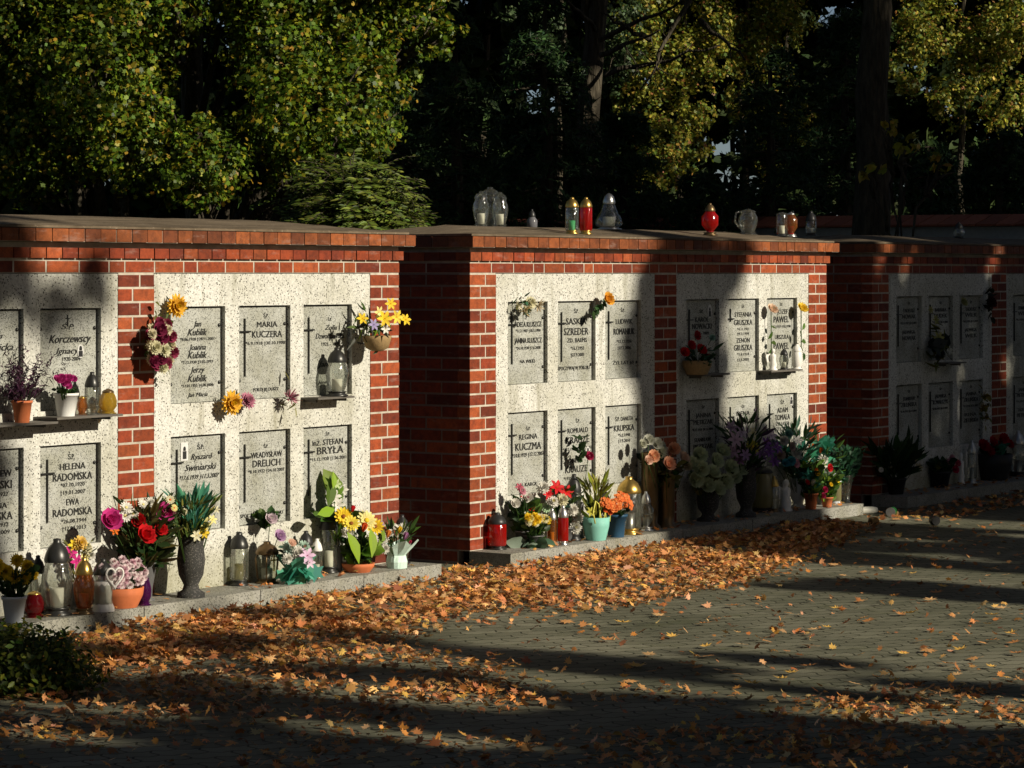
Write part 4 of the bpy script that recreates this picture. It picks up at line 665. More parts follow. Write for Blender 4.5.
bouquet('mixed_artificial_bouquet', 798, 506, 'large mixed bouquet of white, teal and pink artificial flowers', 'bouquet', [(783, 441, 6, 'rose', (.6, .58, .55), None), (790, 447, 6, 'rose', (.45, .35, .3), None), (796, 455, 8, 'mum', WHITE, None), (803, 460, 8, 'mum', WHITE, CREAM), (790, 461, 6, 'rose', (.05, .3, .35), None, .08), (785, 464, 5, 'rose', (.04, .25, .3), None, .08), (794, 464, 6, 'rose', PINK, WHITE, .08), (802, 450, 7, 'mum', WHITE, None), (776, 448, 7, 'lily', PUR, LIL), (771, 436, 6, 'lily', (.6, .5, .6), None), (788, 434, 6, 'mum', (.2, .4, .35), None), (797, 441, 6, 'lily', (.7, .68, .64), None), (808, 468, 6, 'mum', WHITE, None), (805, 478, 6, 'lily', (.1, .45, .35), None, .1), (780, 456, 6, 'rose', (.4, .3, .25), None), (774, 462, 6, 'lily', PUR, None), (810, 484, 5, 'lily', (.1, .5, .4), None, .1)], [(120, 26, 54, DGREEN+BLUEG, 15, 'lance', 0, .7), (30, 22, 40, TEAL, 12, 'lobe', 0, .4)], ('urn', 18, 30, 'ceramic'), d=.11, group=G2)
bouquet('terracotta_pot_plant', 811, 509, 'green plant with teal ribbon in the left of two terracotta pots', 'potted plant', [(806, 483, 4, 'rose', RED, None, .06), (812, 486, 5, 'tulip', CREAM, None, .08), (815, 473, 4, 'tulip', ORG, None)], [(100, 18, 36, GREEN+LIME, 11, 'oval', -2, .6), (12, 10, 16, TEAL, 14, 'lobe', 8, .3)], ('pot', 14, 16, 'terracotta'), group=G2)
bouquet('terracotta_pot_plant', 827, 507, 'flowering plant with red and yellow blooms in the right terracotta pot', 'potted plant', [(824, 490, 4, 'rose', (.6, .03, .12), None, .05), (822, 496, 4, 'rose', (.65, .05, .15), None, .05), (836, 480, 4, 'rose', YEL, None, .05), (828, 468, 5, 'rose', RED, (.7, .1, .15), .05), (817, 474, 3.5, 'rose', YEL, None, .04), (830, 485, 3, 'rose', YEL, None, .04)], [(130, 18, 30, LIME+GREEN, 9, 'oval', -2, .5)], ('pot', 12, 10, 'terracotta'), group=G2)
bouquet('christmas_spray', 822, 503, 'white and orange flower spray with teal bow behind the terracotta pots', 'bouquet', [(823, 460, 6, 'mum', WHITE, None), (829, 464, 6, 'mum', (.7, .68, .6), None), (826, 470, 5, 'mum', WHITE, PINK), (812, 449, 4, 'tulip', ORG, None), (820, 453, 4, 'tulip', ORG, None), (838, 462, 5, 'mum', (.6, .6, .5), None)], [(60, 20, 50, GREEN+DGREEN, 12, 'lance', 0, .7), (16, 12, 20, TEAL, 18, 'lobe', 30, .2)], ('pot', 12, 16, 'grey_vase'), d=.1, group=G2)
lantern(835, 472, 504, 14, 'grey stone lantern between the terracotta pots and glass vase', 'yellowish_glass', 'pale_pot', 'pale_pot', 'cyl', candle=None)
bouquet('evergreen_vase', 846, 503, 'dark evergreen branches in a clear flared vase at the far plinth end', 'flower vase', [], [(240, 30, 34, [(.03, .1, .05), (.05, .14, .08)], 8, 'oval', -2, .5)], ('cone', 15, 28, 'clear_glass'), group=G2)
# --- hung on / shelved on wall B
hung('dried_flower_spray', 524, 308, 'dried cream and brown flower spray pinned to the top of a plate', 'dried flowers', [(524, 311, 8, 'spray', (.5, .38, .18), (.75, .7, .5)), (538, 306, 8, 'spray', (.4, .28, .15), (.7, .66, .5)), (530, 303, 7, 'mum', CREAM, None), (517, 305, 6, 'spray', (.65, .6, .45), (.3, .3, .1))], [(10, 10, 6, BLUEG+DGREEN, 9, 'oval'), (8, 4, 14, DGREEN, 9, 'lance')])
E, sc = hung('orange_rose', 606, 301, 'orange rose with dark leaves pinned between two plates', 'flower', [(606, 300, 7.5, 'rose', (.8, .4, .05), (.85, .5, .08), .02)], [(3, 3, 3, DGREEN, 8, 'oval')])
p = np.array([(-.04-.012*i+.006*(i % 3), -.02*(i % 2), -.02-.006*i) for i in range(14)]); npmesh('leaves', OVAL, OVAL_F, p, randrot(14, np.array([[0, -1., .2]]), .5), rng.uniform(.05, .075, 14), palette(14, DGREEN), 'foliage', E)
zb = SH['b2'][1]
figure(773, 349, 371, 11, 'white angel figurine on the shelf of the middle wall', d=.07, z0=zb)
lantern(784, 350, 371, 10, 'small clear shelf lantern with black lid beside the angel figurine', 'clear_glass', 'black_plastic', None, 'bulb', d=.06, z0=zb)
E = lantern(797, 346, 371, 11, 'white shelf lantern with a red panel at the right end', 'ceramic', 'ceramic', 'ceramic', 'cyl', d=.07, z0=zb, candle=None)
def stem_rose(x, ytop, zbase, col, c2, label, d):
    t, z = onwall(x, ytop, d); E = empty('long_stem_rose', (t, -d, zbase), label, 'flower'); sc = scale_at(t, d); hgt = z-zbase
    mb = MB(); mb.tube([(0, 0, 0), (.005, 0, hgt*.5), (0, 0, hgt)], .004, 6, (.06, .12, .03)); mb.build('stem', 'foliage', E)
    o = bpy.data.objects.new('bloom', bloom_mesh('rose', col, c2)); COL.objects.link(o); o.parent = E; o.location = (0, 0, hgt); o.scale = (6.5/sc,)*3; o.rotation_euler = (.8, -.3, 0)
    p = np.array([((-1)**i*.025, -.01, hgt*(.2+.13*i)) for i in range(5)]); npmesh('leaves', OVAL, OVAL_F, p, randrot(5, np.array([[0, -1., .2]]), .4), rng.uniform(.06, .08, 5), palette(5, GREEN), 'foliage', E)
stem_rose(771, 311, zb, (.75, .55, .4), CREAM, 'cream long stem rose standing left on the middle wall shelf', .05)
stem_rose(801, 310, zb, (.85, .62, .08), YEL, 'yellow long stem rose standing right on the middle wall shelf', .05)
z_ = SH['b1'][1]
bouquet('shelf_arrangement', 697, 376, 'shaded red and white arrangement in a bark bowl on the shelf', 'flower arrangement', [(695, 336, 6, 'rose', (.4, .02, .03), None), (690, 346, 6, 'rose', (.45, .02, .03), None), (684, 353, 6, 'rose', RED, None), (700, 351, 7, 'rose', RED, None), (709, 350, 5, 'mum', WHITE, None), (693, 343, 4, 'mum', WHITE, PINK), (712, 338, 4, 'mum', (.3, .5, .4), None), (705, 356, 5, 'rose', (.4, .03, .04), None)], [(40, 16, 14, DGREEN+BLUEG, 14, 'lance', -2, .3)], ('bowl', 30, 14, 'wicker'), d=.09, z0=z_)
# --- wall C
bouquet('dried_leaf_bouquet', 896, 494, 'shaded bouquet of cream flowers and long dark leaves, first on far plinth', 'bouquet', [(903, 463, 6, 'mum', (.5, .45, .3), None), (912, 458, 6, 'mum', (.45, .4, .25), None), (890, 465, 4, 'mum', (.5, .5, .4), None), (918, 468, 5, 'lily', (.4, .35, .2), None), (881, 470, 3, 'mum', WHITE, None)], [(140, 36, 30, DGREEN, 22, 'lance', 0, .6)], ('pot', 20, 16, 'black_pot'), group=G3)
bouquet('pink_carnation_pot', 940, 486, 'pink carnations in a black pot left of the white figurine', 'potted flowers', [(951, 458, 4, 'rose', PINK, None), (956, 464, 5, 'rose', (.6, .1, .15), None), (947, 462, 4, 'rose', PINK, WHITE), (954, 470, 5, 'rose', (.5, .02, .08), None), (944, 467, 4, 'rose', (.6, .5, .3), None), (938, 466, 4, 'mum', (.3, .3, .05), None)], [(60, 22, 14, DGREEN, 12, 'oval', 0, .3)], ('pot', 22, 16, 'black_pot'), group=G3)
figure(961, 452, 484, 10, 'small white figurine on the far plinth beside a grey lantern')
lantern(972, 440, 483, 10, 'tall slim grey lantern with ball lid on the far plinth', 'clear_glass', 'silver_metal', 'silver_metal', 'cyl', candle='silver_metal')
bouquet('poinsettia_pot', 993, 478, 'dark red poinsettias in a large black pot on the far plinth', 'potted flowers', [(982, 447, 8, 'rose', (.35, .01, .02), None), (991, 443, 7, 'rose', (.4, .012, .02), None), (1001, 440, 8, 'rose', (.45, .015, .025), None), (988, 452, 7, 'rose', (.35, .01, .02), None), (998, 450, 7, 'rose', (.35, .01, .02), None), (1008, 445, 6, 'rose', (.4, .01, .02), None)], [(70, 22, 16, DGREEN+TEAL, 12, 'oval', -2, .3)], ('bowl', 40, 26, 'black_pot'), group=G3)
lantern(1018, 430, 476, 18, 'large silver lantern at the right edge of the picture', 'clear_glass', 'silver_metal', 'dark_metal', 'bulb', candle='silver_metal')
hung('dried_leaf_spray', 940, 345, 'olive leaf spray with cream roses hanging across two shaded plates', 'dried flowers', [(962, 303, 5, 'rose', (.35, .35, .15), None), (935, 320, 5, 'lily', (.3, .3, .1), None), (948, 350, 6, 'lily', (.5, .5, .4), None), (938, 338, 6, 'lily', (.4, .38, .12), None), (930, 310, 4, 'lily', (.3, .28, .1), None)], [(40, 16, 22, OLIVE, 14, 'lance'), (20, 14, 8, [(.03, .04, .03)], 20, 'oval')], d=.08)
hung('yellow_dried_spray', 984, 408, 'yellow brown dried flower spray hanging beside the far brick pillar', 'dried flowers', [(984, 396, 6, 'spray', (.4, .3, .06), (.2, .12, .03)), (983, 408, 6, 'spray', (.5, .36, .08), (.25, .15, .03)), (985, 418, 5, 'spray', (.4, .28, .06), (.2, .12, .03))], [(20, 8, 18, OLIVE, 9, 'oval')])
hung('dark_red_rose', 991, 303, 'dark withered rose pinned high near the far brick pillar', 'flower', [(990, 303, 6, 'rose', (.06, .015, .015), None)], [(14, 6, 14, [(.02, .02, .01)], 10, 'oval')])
# --- on the roofs
def roofz(x, yin, xc0):
    return 2.15
def roof_lantern(x, ytop, ybase, w, label, back, **k):
    """back = metres behind the wall face"""
    e = min(back+.045, 1.245-back); z = 2.151+(2.222-2.151)*min(1, e/.62)
    t = onwall(x, ybase, -back)[0]; sc = scale_at(t, -back); h = (ybase-ytop)
    top = onwall(x, ytop, -back)[1]; yb = YH-(z-CH)*sc
    return lantern(x, yb-(yb-ytop), yb, w, label, pos=(t, -back), z0=z, group='grave lanterns standing on the wall tops', **k)
roof_lantern(481, 191, 225, 17, 'left of three clear glass lanterns clustered on the middle roof', .72, glassm='clear_glass', capm='clear_glass', style='bulb', candle='wax', capfrac=.2)
roof_lantern(500, 192, 225, 17, 'right of three clear glass lanterns clustered on the middle roof', .72, glassm='clear_glass', capm='clear_glass', style='bulb', candle='wax', capfrac=.2)
roof_lantern(490, 187, 225, 24, 'tallest, central arched glass lantern of three on the middle roof', .86, glassm='clear_glass', capm='clear_glass', style='bulb', candle=None, capfrac=.2)
roof_lantern(532, 209, 226, 11, 'small dark lantern alone at the back of the middle roof', 1.0, glassm='dark_glass_vase', capm='black_plastic', style='goblet', candle=None)
roof_lantern(572, 197, 236, 15, 'clear lantern with gold lid and green candle on the roof edge', .08, glassm='clear_glass', capm='gold_metal', style='cyl', candle='green_wax', capfrac=.27)
roof_lantern(586, 197, 236, 14, 'red lantern with gold lid touching the clear one on roof edge', .08, glassm='red_glass', capm='gold_metal', style='cyl', candle='dark_red_glass', capfrac=.27)
roof_lantern(609, 193, 228, 28, 'pear shaped clear glass lantern with silver top on the roof', .5, glassm='clear_glass', capm='silver_metal', style='pear', candle='wax')
roof_lantern(710, 203, 238, 17, 'red goblet lantern with dark brass foot standing alone on the roof', .2, glassm='red_glass', capm='bronze', style='goblet', candle='red_glass', capfrac=.25)
E = roof_lantern(748, 209, 236, 20, 'clear glass jug lantern with curved handle on the roof', .35, glassm='clear_glass', capm='clear_glass', style='bulb', candle=None, capfrac=.12, name='glass_jug')
mb = MB(); mb.tube([(-.06, 0, .18), (-.11, 0, .17), (-.12, 0, .1), (-.07, 0, .05)], .008, 6); o = mb.build('handle', 'clear_glass', E); o.rotation_euler.z = -E.rotation_euler.z-.5
roof_lantern(782, 212, 238, 13, 'frosted white glass lantern left of the red one on the roof end', .3, glassm='clear_glass', capm='clear_glass', style='cyl', candle='wax', capfrac=.1)
roof_lantern(791, 212, 238, 13, 'dull red glass lantern between two pale ones on the roof end', .25, glassm='amber_glass', capm='silver_metal', style='goblet', candle='red_glass', capfrac=.1)
roof_lantern(811, 211, 236, 12, 'pale lantern with black pointed lid last on the middle roof', .4, glassm='clear_glass', capm='black_plastic', style='cyl', candle='pale_pot', capfrac=.4)
roof_lantern(959, 222, 236, 12, 'small glass lantern alone on the far shaded roof', .5, glassm='clear_glass', capm='dark_metal', style='jar', candle=None, capfrac=.4)
# --- litter on the paving
def lying(x, y, r, l, label, mat, ang, name, cat, capm=None):
    t, d = onground(x, y, 0); E = empty(name, (t, -d, 0), label, cat, rz=ang)
    mb = MB(); mb.lathe([(r*.9, 0), (r, l*.1), (r, l*.7), (r*.7, l*.95), (0, l)], 16); mb.v = [(c-l/2, b, a+r) for a, b, c in mb.v]; mb.build('body', mat, E)
    if capm:
        m2 = MB(); m2.lathe([(r*1.04, 0), (r*1.04, l*.18)], 16); m2.v = [(c-l/2-l*.02, b, a+r) for a, b, c in m2.v]; m2.build('rim', capm, E)
lying(892, 516, .035, .15, 'green glass candle jar lying on its side by the far plinth', 'green_glass', .3, 'fallen_candle_jar', 'candle jar', 'silver_metal')
lying(869, 514, .03, .16, 'pale wax candle stub lying just beyond the middle plinth end', 'wax', -.5, 'candle_stub', 'candle')
lying(873, 526, .035, .08, 'round brown lantern lid lying on the paving near candle stub', 'bronze', 1., 'discarded_lantern_top', 'lantern lid')
lying(934, 525, .035, .1, 'black lantern lid lying among leaves on the shaded paving', 'black_plastic', .8, 'discarded_lantern_top', 'lantern lid')
# ---------------------------------------------------------------- fallen leaves
def pip(poly, x, y):
    ins = np.zeros(len(x), bool); j = len(poly)-1
    for i in range(len(poly)):
        xi, yi = poly[i]; xj, yj = poly[j]; c = ((yi > y) != (yj > y)) & (x < (xj-xi)*(y-yi)/(yj-yi+1e-12)+xi); ins ^= c; j = i
    return ins
LP = [  # pixel polygon on the ground, leaves per m2
 ([(60, 640), (120, 628), (440, 580), (470, 566), (640, 545), (800, 524), (870, 524), (800, 560), (720, 592), (600, 612), (450, 618), (330, 650), (60, 668)], 400),
 ([(700, 540), (870, 522), (840, 545), (760, 560), (690, 570)], 60),
 ([(-40, 640), (420, 620), (440, 660), (-40, 700)], 210), ([(-40, 700), (120, 655), (500, 660), (560, 700), (520, 715), (-40, 745)], 250),
 ([(560, 690), (820, 690), (800, 712), (540, 712)], 60), ([(-40, 740), (520, 712), (540, 790), (-40, 790)], 60),
 ([(640, 730), (760, 712), (1060, 670), (1060, 790), (560, 790)], 190), ([(300, 745), (700, 735), (640, 800), (200, 800)], 90),
 ([(400, 575), (1060, 520), (1060, 700), (400, 700)], 17), ([(860, 518), (1040, 484), (1060, 490), (1000, 512), (900, 522)], 130)]
def ground_leaves():
    P = []
    for poly, dens in LP:
        n = int(dens*90); 
        g_ = [onground(x, y) for x, y in poly]; ts = [q[0] for q in g_]; ds = [q[1] for q in g_]
        A = (max(ts)-min(ts))*(max(ds)-min(ds)); n = int(dens*A*2.9); t = rng.uniform(min(ts), max(ts), n); d = rng.uniform(min(ds), max(ds), n)
        Z = cc*t-ss*(d-D); X = ss*t+cc*(d-D); px = CX+F*X/Z; py = YH+F*CH/Z
        k = pip(poly, px+rng.normal(size=n)*14, py+rng.normal(size=n)*5)
        for x0 in (XA, XB, XC): k &= ~((t > x0-.03) & (t < x0+4.98) & (d < .34))
        k &= d > -.6
        # clumping
        nz = np.sin(t*3.1+d*2)*np.cos(d*4.3-t*1.3)+np.sin(t*7.7)*np.sin(d*6.1)*.6; k &= rng.uniform(-1.5, 1.2, n) < nz+.3*(dens > 300)
        P.append(np.stack([t[k], -d[k], np.full(k.sum(), .006)+rng.uniform(0, .012 if dens < 200 else .035, k.sum())], 1))
    P = np.concatenate(P)
    P2 = []                                                     # scraps on the plinths
    for x0 in (XA, XB, XC):
        n = 150; P2.append(np.stack([rng.uniform(x0+.2, x0+4.8, n), -rng.uniform(.02, .31, n), .096+rng.uniform(0, .012, n)], 1))
    P2 = np.concatenate(P2); return P, P2
P, P2 = ground_leaves()
LC = [(.5, .22, .075), (.6, .3, .11), (.38, .15, .055), (.66, .4, .18), (.55, .22, .055), (.24, .1, .045), (.7, .42, .1)]
def leafset(name, P, smin, smax, label, tiltj=.42):
    n = len(P); tpl = np.repeat(MAPLE[None], n, 0).copy(); curl = rng.uniform(-.6, 1.5, n); rr = tpl[:, :, 0]**2+tpl[:, :, 1]**2
    tpl[:, :, 2] += rr*curl[:, None]*.7; tpl[:, :, 0] *= rng.uniform(.5, 1.05, n)[:, None]; tpl[:, :, 1] *= rng.uniform(.8, 1.1, n)[:, None]
    tpl[:, :16] *= rng.uniform(.7, 1.15, (n, 16, 1))
    return npmesh(name, tpl, MAPLE_F, P, randrot(n, np.array([[0, 0, 1.]]), tiltj), rng.uniform(smin, smax, n)*np.where(P[:, 1] < -1.5, .8, 1.), palette(n, LC, [.2, .2, .17, .13, .15, .1, .05]), 'litter')
tag(leafset('fallen_leaves', P, .035, .082, ''), 'carpet of dry orange brown maple leaves on the paving below the walls', 'fallen leaves', kind='stuff')
tag(leafset('fallen_leaf_scraps', P2, .03, .06, '', .3), 'small dry leaf scraps lying on the granite plinths', 'fallen leaves', kind='stuff')
single = MB(); 
lm = []
for v in range(4):
    tpl = MAPLE.copy(); tpl[:, 2] += (tpl[:, 0]**2+tpl[:, 1]**2)*(.3+.2*v); tpl[:16] *= rng.uniform(.86, 1.12, (16, 1))
    mb = MB(); mb.add([tuple(q) for q in tpl], MAPLE_F, tuple(LC[(1, 3, 0, 6)[v]])); mb.tube([(0, -.45, .02), (.02, -.6, .03), (.05, -.85, .06)], .012, 4, (.35, .2, .08)); me = mb.mesh('fallen_leaf'); me.materials.append(M['litter']); lm.append(me)
k = 0
while k < 110:
    x = random.uniform(470, 1020); y = random.uniform(560, 700)
    if k < 20: x = random.uniform(850, 1020); y = random.uniform(515, 560)
    t, d = onground(x, y)
    if d < .4: continue
    o = bpy.data.objects.new('fallen_leaf', lm[k % 4]); COL.objects.link(o); s_ = random.uniform(.05, .088); o.scale = (s_, s_, s_)
    o.location = (t, -d, .01); o.rotation_euler = (random.uniform(-.2, .2), random.uniform(-.2, .2), random.uniform(0, 6.28))
    tag(o, 'single dry maple leaf lying apart from the others on the grey paving', 'leaf', 'single maple leaves scattered over the open paving'); k += 1
# ---------------------------------------------------------------- boundary wall behind
pa = atdepth(-300, 224, 38.0); pb = atdepth(1500, 200, 27.6); pa.z = pb.z = 0; ax = (pb-pa); LW = ax.length; ang = math.atan2(ax.y, ax.x)
E = empty('boundary_wall', pa, 'long low rendered wall with dark red tiled coping behind the far block', 'wall', rz=ang)
mb = MB(); mb.box(0, LW, 0, .3, 0, 2.38); mb.build('render', 'plaster', E)
mb = MB(); n = int(LW/.21); sk = .10
for i in range(n):
    x = i*.21; c = vc((.32, .1, .055), .35)
    mb.add([(x+.004, -.12, 2.384), (x+.2, -.12, 2.384), (x+.2+sk, .15, 2.485), (x+.004+sk, .15, 2.485), (x+.004, -.12, 2.404), (x+.2, -.12, 2.404), (x+.2+sk, .15, 2.51), (x+.004+sk, .15, 2.51)], [(0, 3, 2, 1), (4, 5, 6, 7), (0, 1, 5, 4), (1, 2, 6, 5), (2, 3, 7, 6), (3, 0, 4, 7)], c)
    mb.add([(x+.004, .42, 2.384), (x+.2, .42, 2.384), (x+.2+sk, .151, 2.485), (x+.004+sk, .151, 2.485), (x+.004, .42, 2.404), (x+.2, .42, 2.404), (x+.2+sk, .151, 2.51), (x+.004+sk, .151, 2.51)], [(0, 1, 2, 3), (7, 6, 5, 4), (0, 4, 5, 1), (1, 5, 6, 2), (2, 6, 7, 3), (3, 7, 4, 0)], c)
mb.build('tiled_coping', 'tile', E)
# ---------------------------------------------------------------- trees and shrubs
def limb(mb, a, b, r0, r1, n=8, wob=.12, seg=7):
    a = Vector(a); b = Vector(b); L_ = (b-a).length; pts = []
    for i in range(seg+1):
        u = i/seg; p = a.lerp(b, u)
        if 0 < i < seg: p += Vector([random.uniform(-1, 1) for _ in range(3)])*L_*wob*.3
        pts.append(p)
    mb.tube(pts, [r0+(r1-r0)*i/seg for i in range(seg+1)], n); return pts
def blob_points(blobs, per, shell=.55):
    """blobs: (centre, rx, ry, rz); clumpy point clouds"""
    out = []; nr = []
    for c, rx, ry, rz_ in blobs:
        n = int(per*rx*ry*rz_**.5) if per > 0 else 0; n = max(n, 30)
        nc = max(6, n//30); v = rng.normal(size=(nc, 3)); v /= np.linalg.norm(v, axis=1)[:, None]; v *= rng.uniform(shell, 1.02, nc)[:, None]
        i = rng.integers(0, nc, n); q = v[i]+rng.normal(size=(n, 3))*.11
        out.append(np.array(c)+q*np.array([rx, ry, rz_])); nr.append(q+np.array([0, 0, .5]))
    return np.concatenate(out), np.concatenate(nr)
def tree(name, base, height, trunk_r, blobs, per, leafsize, cols, label, cat='tree', tplk='lobe', mat='foliage', group=None, lean=(0, 0), jitter=.7, w=None, shell=.5, limbs=True, keep=None):
    E = empty(name, base, label, cat, group); b = Vector(base); mb = MB(); top = Vector((lean[0], lean[1], height*.85)); tp = limb(mb, (0, 0, -.15), top, trunk_r, trunk_r*.3, 12, .04, 10)
    mb2 = [(Vector(c)-b, rx, ry, rz_) for c, rx, ry, rz_ in blobs]
    if limbs:
        for c, rx, ry, rz_ in mb2:
            u = min(.8, max(.2, (c.z-rz_*.6)/max(top.z, .1)*.75)); s_ = tp[int(u*10)]; pp = limb(mb, s_, c, trunk_r*(.42-.25*u), .02, 7, .15)
            for k in range(4):
                d = Vector([random.uniform(-1, 1) for _ in range(3)]); limb(mb, pp[random.randint(3, 6)], c+Vector((d.x*rx*.8, d.y*ry*.8, d.z*rz_*.8)), .025, .006, 5, .15, 4)
    mb.build('trunk', 'bark', E)
    p, nn = blob_points([(tuple(c), rx, ry, rz_) for c, rx, ry, rz_ in mb2], per, shell)
    if keep is not None: k = keep(p+np.array(b)); p = p[k]; nn = nn[k]
    tpl, fc = dict(lobe=(LOBE, LOBE_F), oval=(OVAL, OVAL_F), lance=(LANCE, LANCE_F))[tplk]
    n = len(p); npmesh('crown', tpl, fc, p, randrot(n, nn, jitter), rng.uniform(.6, 1.25, n)*leafsize, palette(n, cols, w), mat, E); return E
def gnd(x, Z): p = atdepth(x, 0, Z); p.z = 0; return p
MG = [(.075, .135, .012), (.14, .2, .014), (.25, .24, .018), (.04, .075, .01), (.34, .22, .025)]; MW = [.34, .28, .15, .17, .06]
def pblobs(lst, Z): return [(tuple(atdepth(x, y, Z+dz)), r*rx/110., r*rx/110.*.9, r/110.) for x, y, r, rx, dz in lst]
# left maple: the part in view is built from clumps of twigs, the rest of the crown rises above the picture
Z = 26.
bl = pblobs([(20, 40, 62, 1, 0), (95, 70, 66, 1.1, -.4), (60, 130, 60, 1.2, .2), (130, 150, 42, 1.1, -.3), (15, 170, 38, 1.2, .3), (130, 10, 60, 1.2, 0), (-70, 90, 75, 1.2, .3), (150, 100, 38, 1, 0), (-40, -30, 90, 1.3, .4), (90, -60, 90, 1.4, .3), (-110, 190, 60, 1, .5)], Z)
b = gnd(100, 27.2); bl += [((b.x-1.5, b.y+.5, 6.6), 1.8, 1.7, 1.5), ((b.x+1, b.y+1, 7.6), 2., 1.8, 1.5), ((b.x-.3, b.y-.8, 8.8), 1.7, 1.7, 1.4)]
tree('maple_tree', b, 8.5, .2, bl, 15000, .049, MG, 'sunlit yellow green maple filling the top left corner', w=MW)
bl = pblobs([(280, 50, 56, 1.1, 0), (350, 20, 50, 1.2, .3), (300, 110, 55, 1.1, -.4), (360, 90, 46, 1.1, .0), (250, 150, 44, 1.1, .2), (340, 150, 46, 1.2, -.5), (205, 165, 42, 1.1, -.8), (190, 185, 30, 1.2, -.9), (200, 128, 26, 1., -.6), (180, 5, 30, 1, -.4), (215, -8, 30, 1., .2), (245, 10, 36, 1, .1), (440, 40, 24, 1.2, .3), (400, 60, 34, 1, .4), (380, 130, 30, 1, 0), (420, 15, 36, 1.1, .4), (290, -50, 80, 1.3, .2), (400, -60, 70, 1.3, .2)], Z)
b = gnd(195, 27.6); bl += [((b.x+1.5, b.y+.3, 6.8), 1.9, 1.8, 1.5), ((b.x, b.y+.8, 8.2), 1.8, 1.8, 1.5)]
tree('maple_tree', b, 8.2, .17, bl, 15000, .049, MG, 'sunlit maple with dense yellow green twigs, right of the dark gap', w=MW)
def conifer(x, Z, h, r, label, cols=[(.02, .05, .02), (.035, .075, .025), (.05, .1, .03)], n=15000):
    b = gnd(x, Z); E = empty('conifer_tree', b, label, 'conifer', 'dark conifers behind the middle block'); mb = MB(); limb(mb, (0, 0, -.1), (0, 0, h*.96), .14, .02, 8, .02); 
    nb = 190; bz = rng.uniform(.05, .98, nb); ba = rng.uniform(0, 6.28, nb); pos = []; nr = []; az = []
    for i in range(nb):
        L_ = r*(1-bz[i])**.75*random.uniform(.75, 1.1)+.15; m_ = int(n/nb)
        u = rng.uniform(.15, 1, m_)**.6; dr = np.array([math.cos(ba[i]), math.sin(ba[i])]); w = rng.normal(size=m_)*.16*L_*u
        p = np.stack([dr[0]*L_*u-dr[1]*w, dr[1]*L_*u+dr[0]*w, bz[i]*h+.18*L_*u-.4*L_*u*u+rng.normal(size=m_)*.03], 1); pos.append(p); nr.append(np.tile([dr[0]*.5, dr[1]*.5, .8], (m_, 1)))
        limb(mb, (0, 0, bz[i]*h), (dr[0]*L_*.8, dr[1]*L_*.8, bz[i]*h-.1*L_), .018, .004, 4, .03, 3)
    mb.build('trunk', 'bark', E); pos = np.concatenate(pos); nr = np.concatenate(nr)
    npmesh('crown', LANCE, LANCE_F, pos, randrot(len(pos), nr, .5), rng.uniform(.05, .12, len(pos)), palette(len(pos), cols), 'foliage', E)
conifer(455, 29.5, 4.6, 1.15, 'dark conifer behind the three clear roof lanterns'); conifer(545, 30.5, 4.9, 1.25, 'dark green conifer behind the gold lidded roof lanterns')
conifer(625, 31.5, 3.7, 1.2, 'lower dark conifer behind the pear shaped roof lantern'); conifer(700, 30.5, 3.0, .95, 'short dark conifer behind the red goblet lantern')
conifer(400, 31.5, 5.3, 1.2, 'shaded tall conifer between the maples and the darker conifers')
conifer(770, 31.5, 4.4, 1.1, 'dark conifer left of the massive trunk, behind the glass jug'); conifer(1000, 31.6, 3.5, 1.2, 'dark conifer at the right edge above the tiled wall')
conifer(930, 32.6, 3.4, 1.1, 'dark conifer right of the massive trunk behind the tiled wall'); conifer(845, 33.5, 5., 1.2, 'tall dark conifer hidden behind the massive trunk')
DK_ = [(.025, .045, .012), (.04, .06, .015), (.02, .03, .01)]
# big trunk at right with a few yellow leaves
b = gnd(868, 28.5); bl = [((b.x+dx, b.y+dy, z), 2.2, 2.2, 1.6) for dx, dy, z in ((-1.5, 0, 8), (1.2, .5, 8.4), (0, -1, 9.6), (.6, 1.5, 7.6))]
bt = tree('maple_tree', b, 9, .25, bl, 500, .12, MG, 'massive dark trunk rising out of the picture at right', lean=(.1, 0))
bl = pblobs([(905, 150, 22, 1.5, 0), (870, 170, 14, 1.5, .1), (940, 165, 14, 1.4, 0), (890, 130, 12, 1.2, 0)], 27.)
b2 = gnd(900, 27.3); tree('sapling', b2, 2.9, .03, bl, 330, .1, [(.4, .34, .03), (.3, .28, .03), (.45, .3, .04)], 'thin sapling with sparse large yellow leaves beside the massive trunk', 'sapling', 'oval', jitter=1.2, shell=.2)
b = gnd(592, 34.5); bl = [((b.x+dx, b.y+dy, z), 2., 2., 1.4) for dx, dy, z in ((-1.2, 0, 7.6), (1.4, .5, 7.9), (0, -.6, 9))]
E = tree('broadleaf_tree', b, 9, .22, bl, 500, .12, MG, 'dark straight trunk above the conifers, with thin bare branches to its right')
mb = MB()
for (x0_, y0_, x1_, y1_) in ((600, 40, 700, -10), (600, 55, 660, 30), (605, 75, 720, 45), (690, 0, 640, 90), (650, 40, 600, 12), (700, 20, 745, 60), (595, 30, 560, -10)):
    a_ = atdepth(x0_, y0_, 34.2)-b; c_ = atdepth(x1_, y1_, 33.6)-b; pp = limb(mb, a_, c_, .035, .01, 6, .1)
    for k in range(5):
        q = pp[random.randint(2, 6)]; limb(mb, q, q+Vector((random.uniform(-.3, .3), random.uniform(-.2, .2), random.uniform(-.5, .2))), .01, .003, 4, .2, 4)
mb.build('branch', 'bark', E)
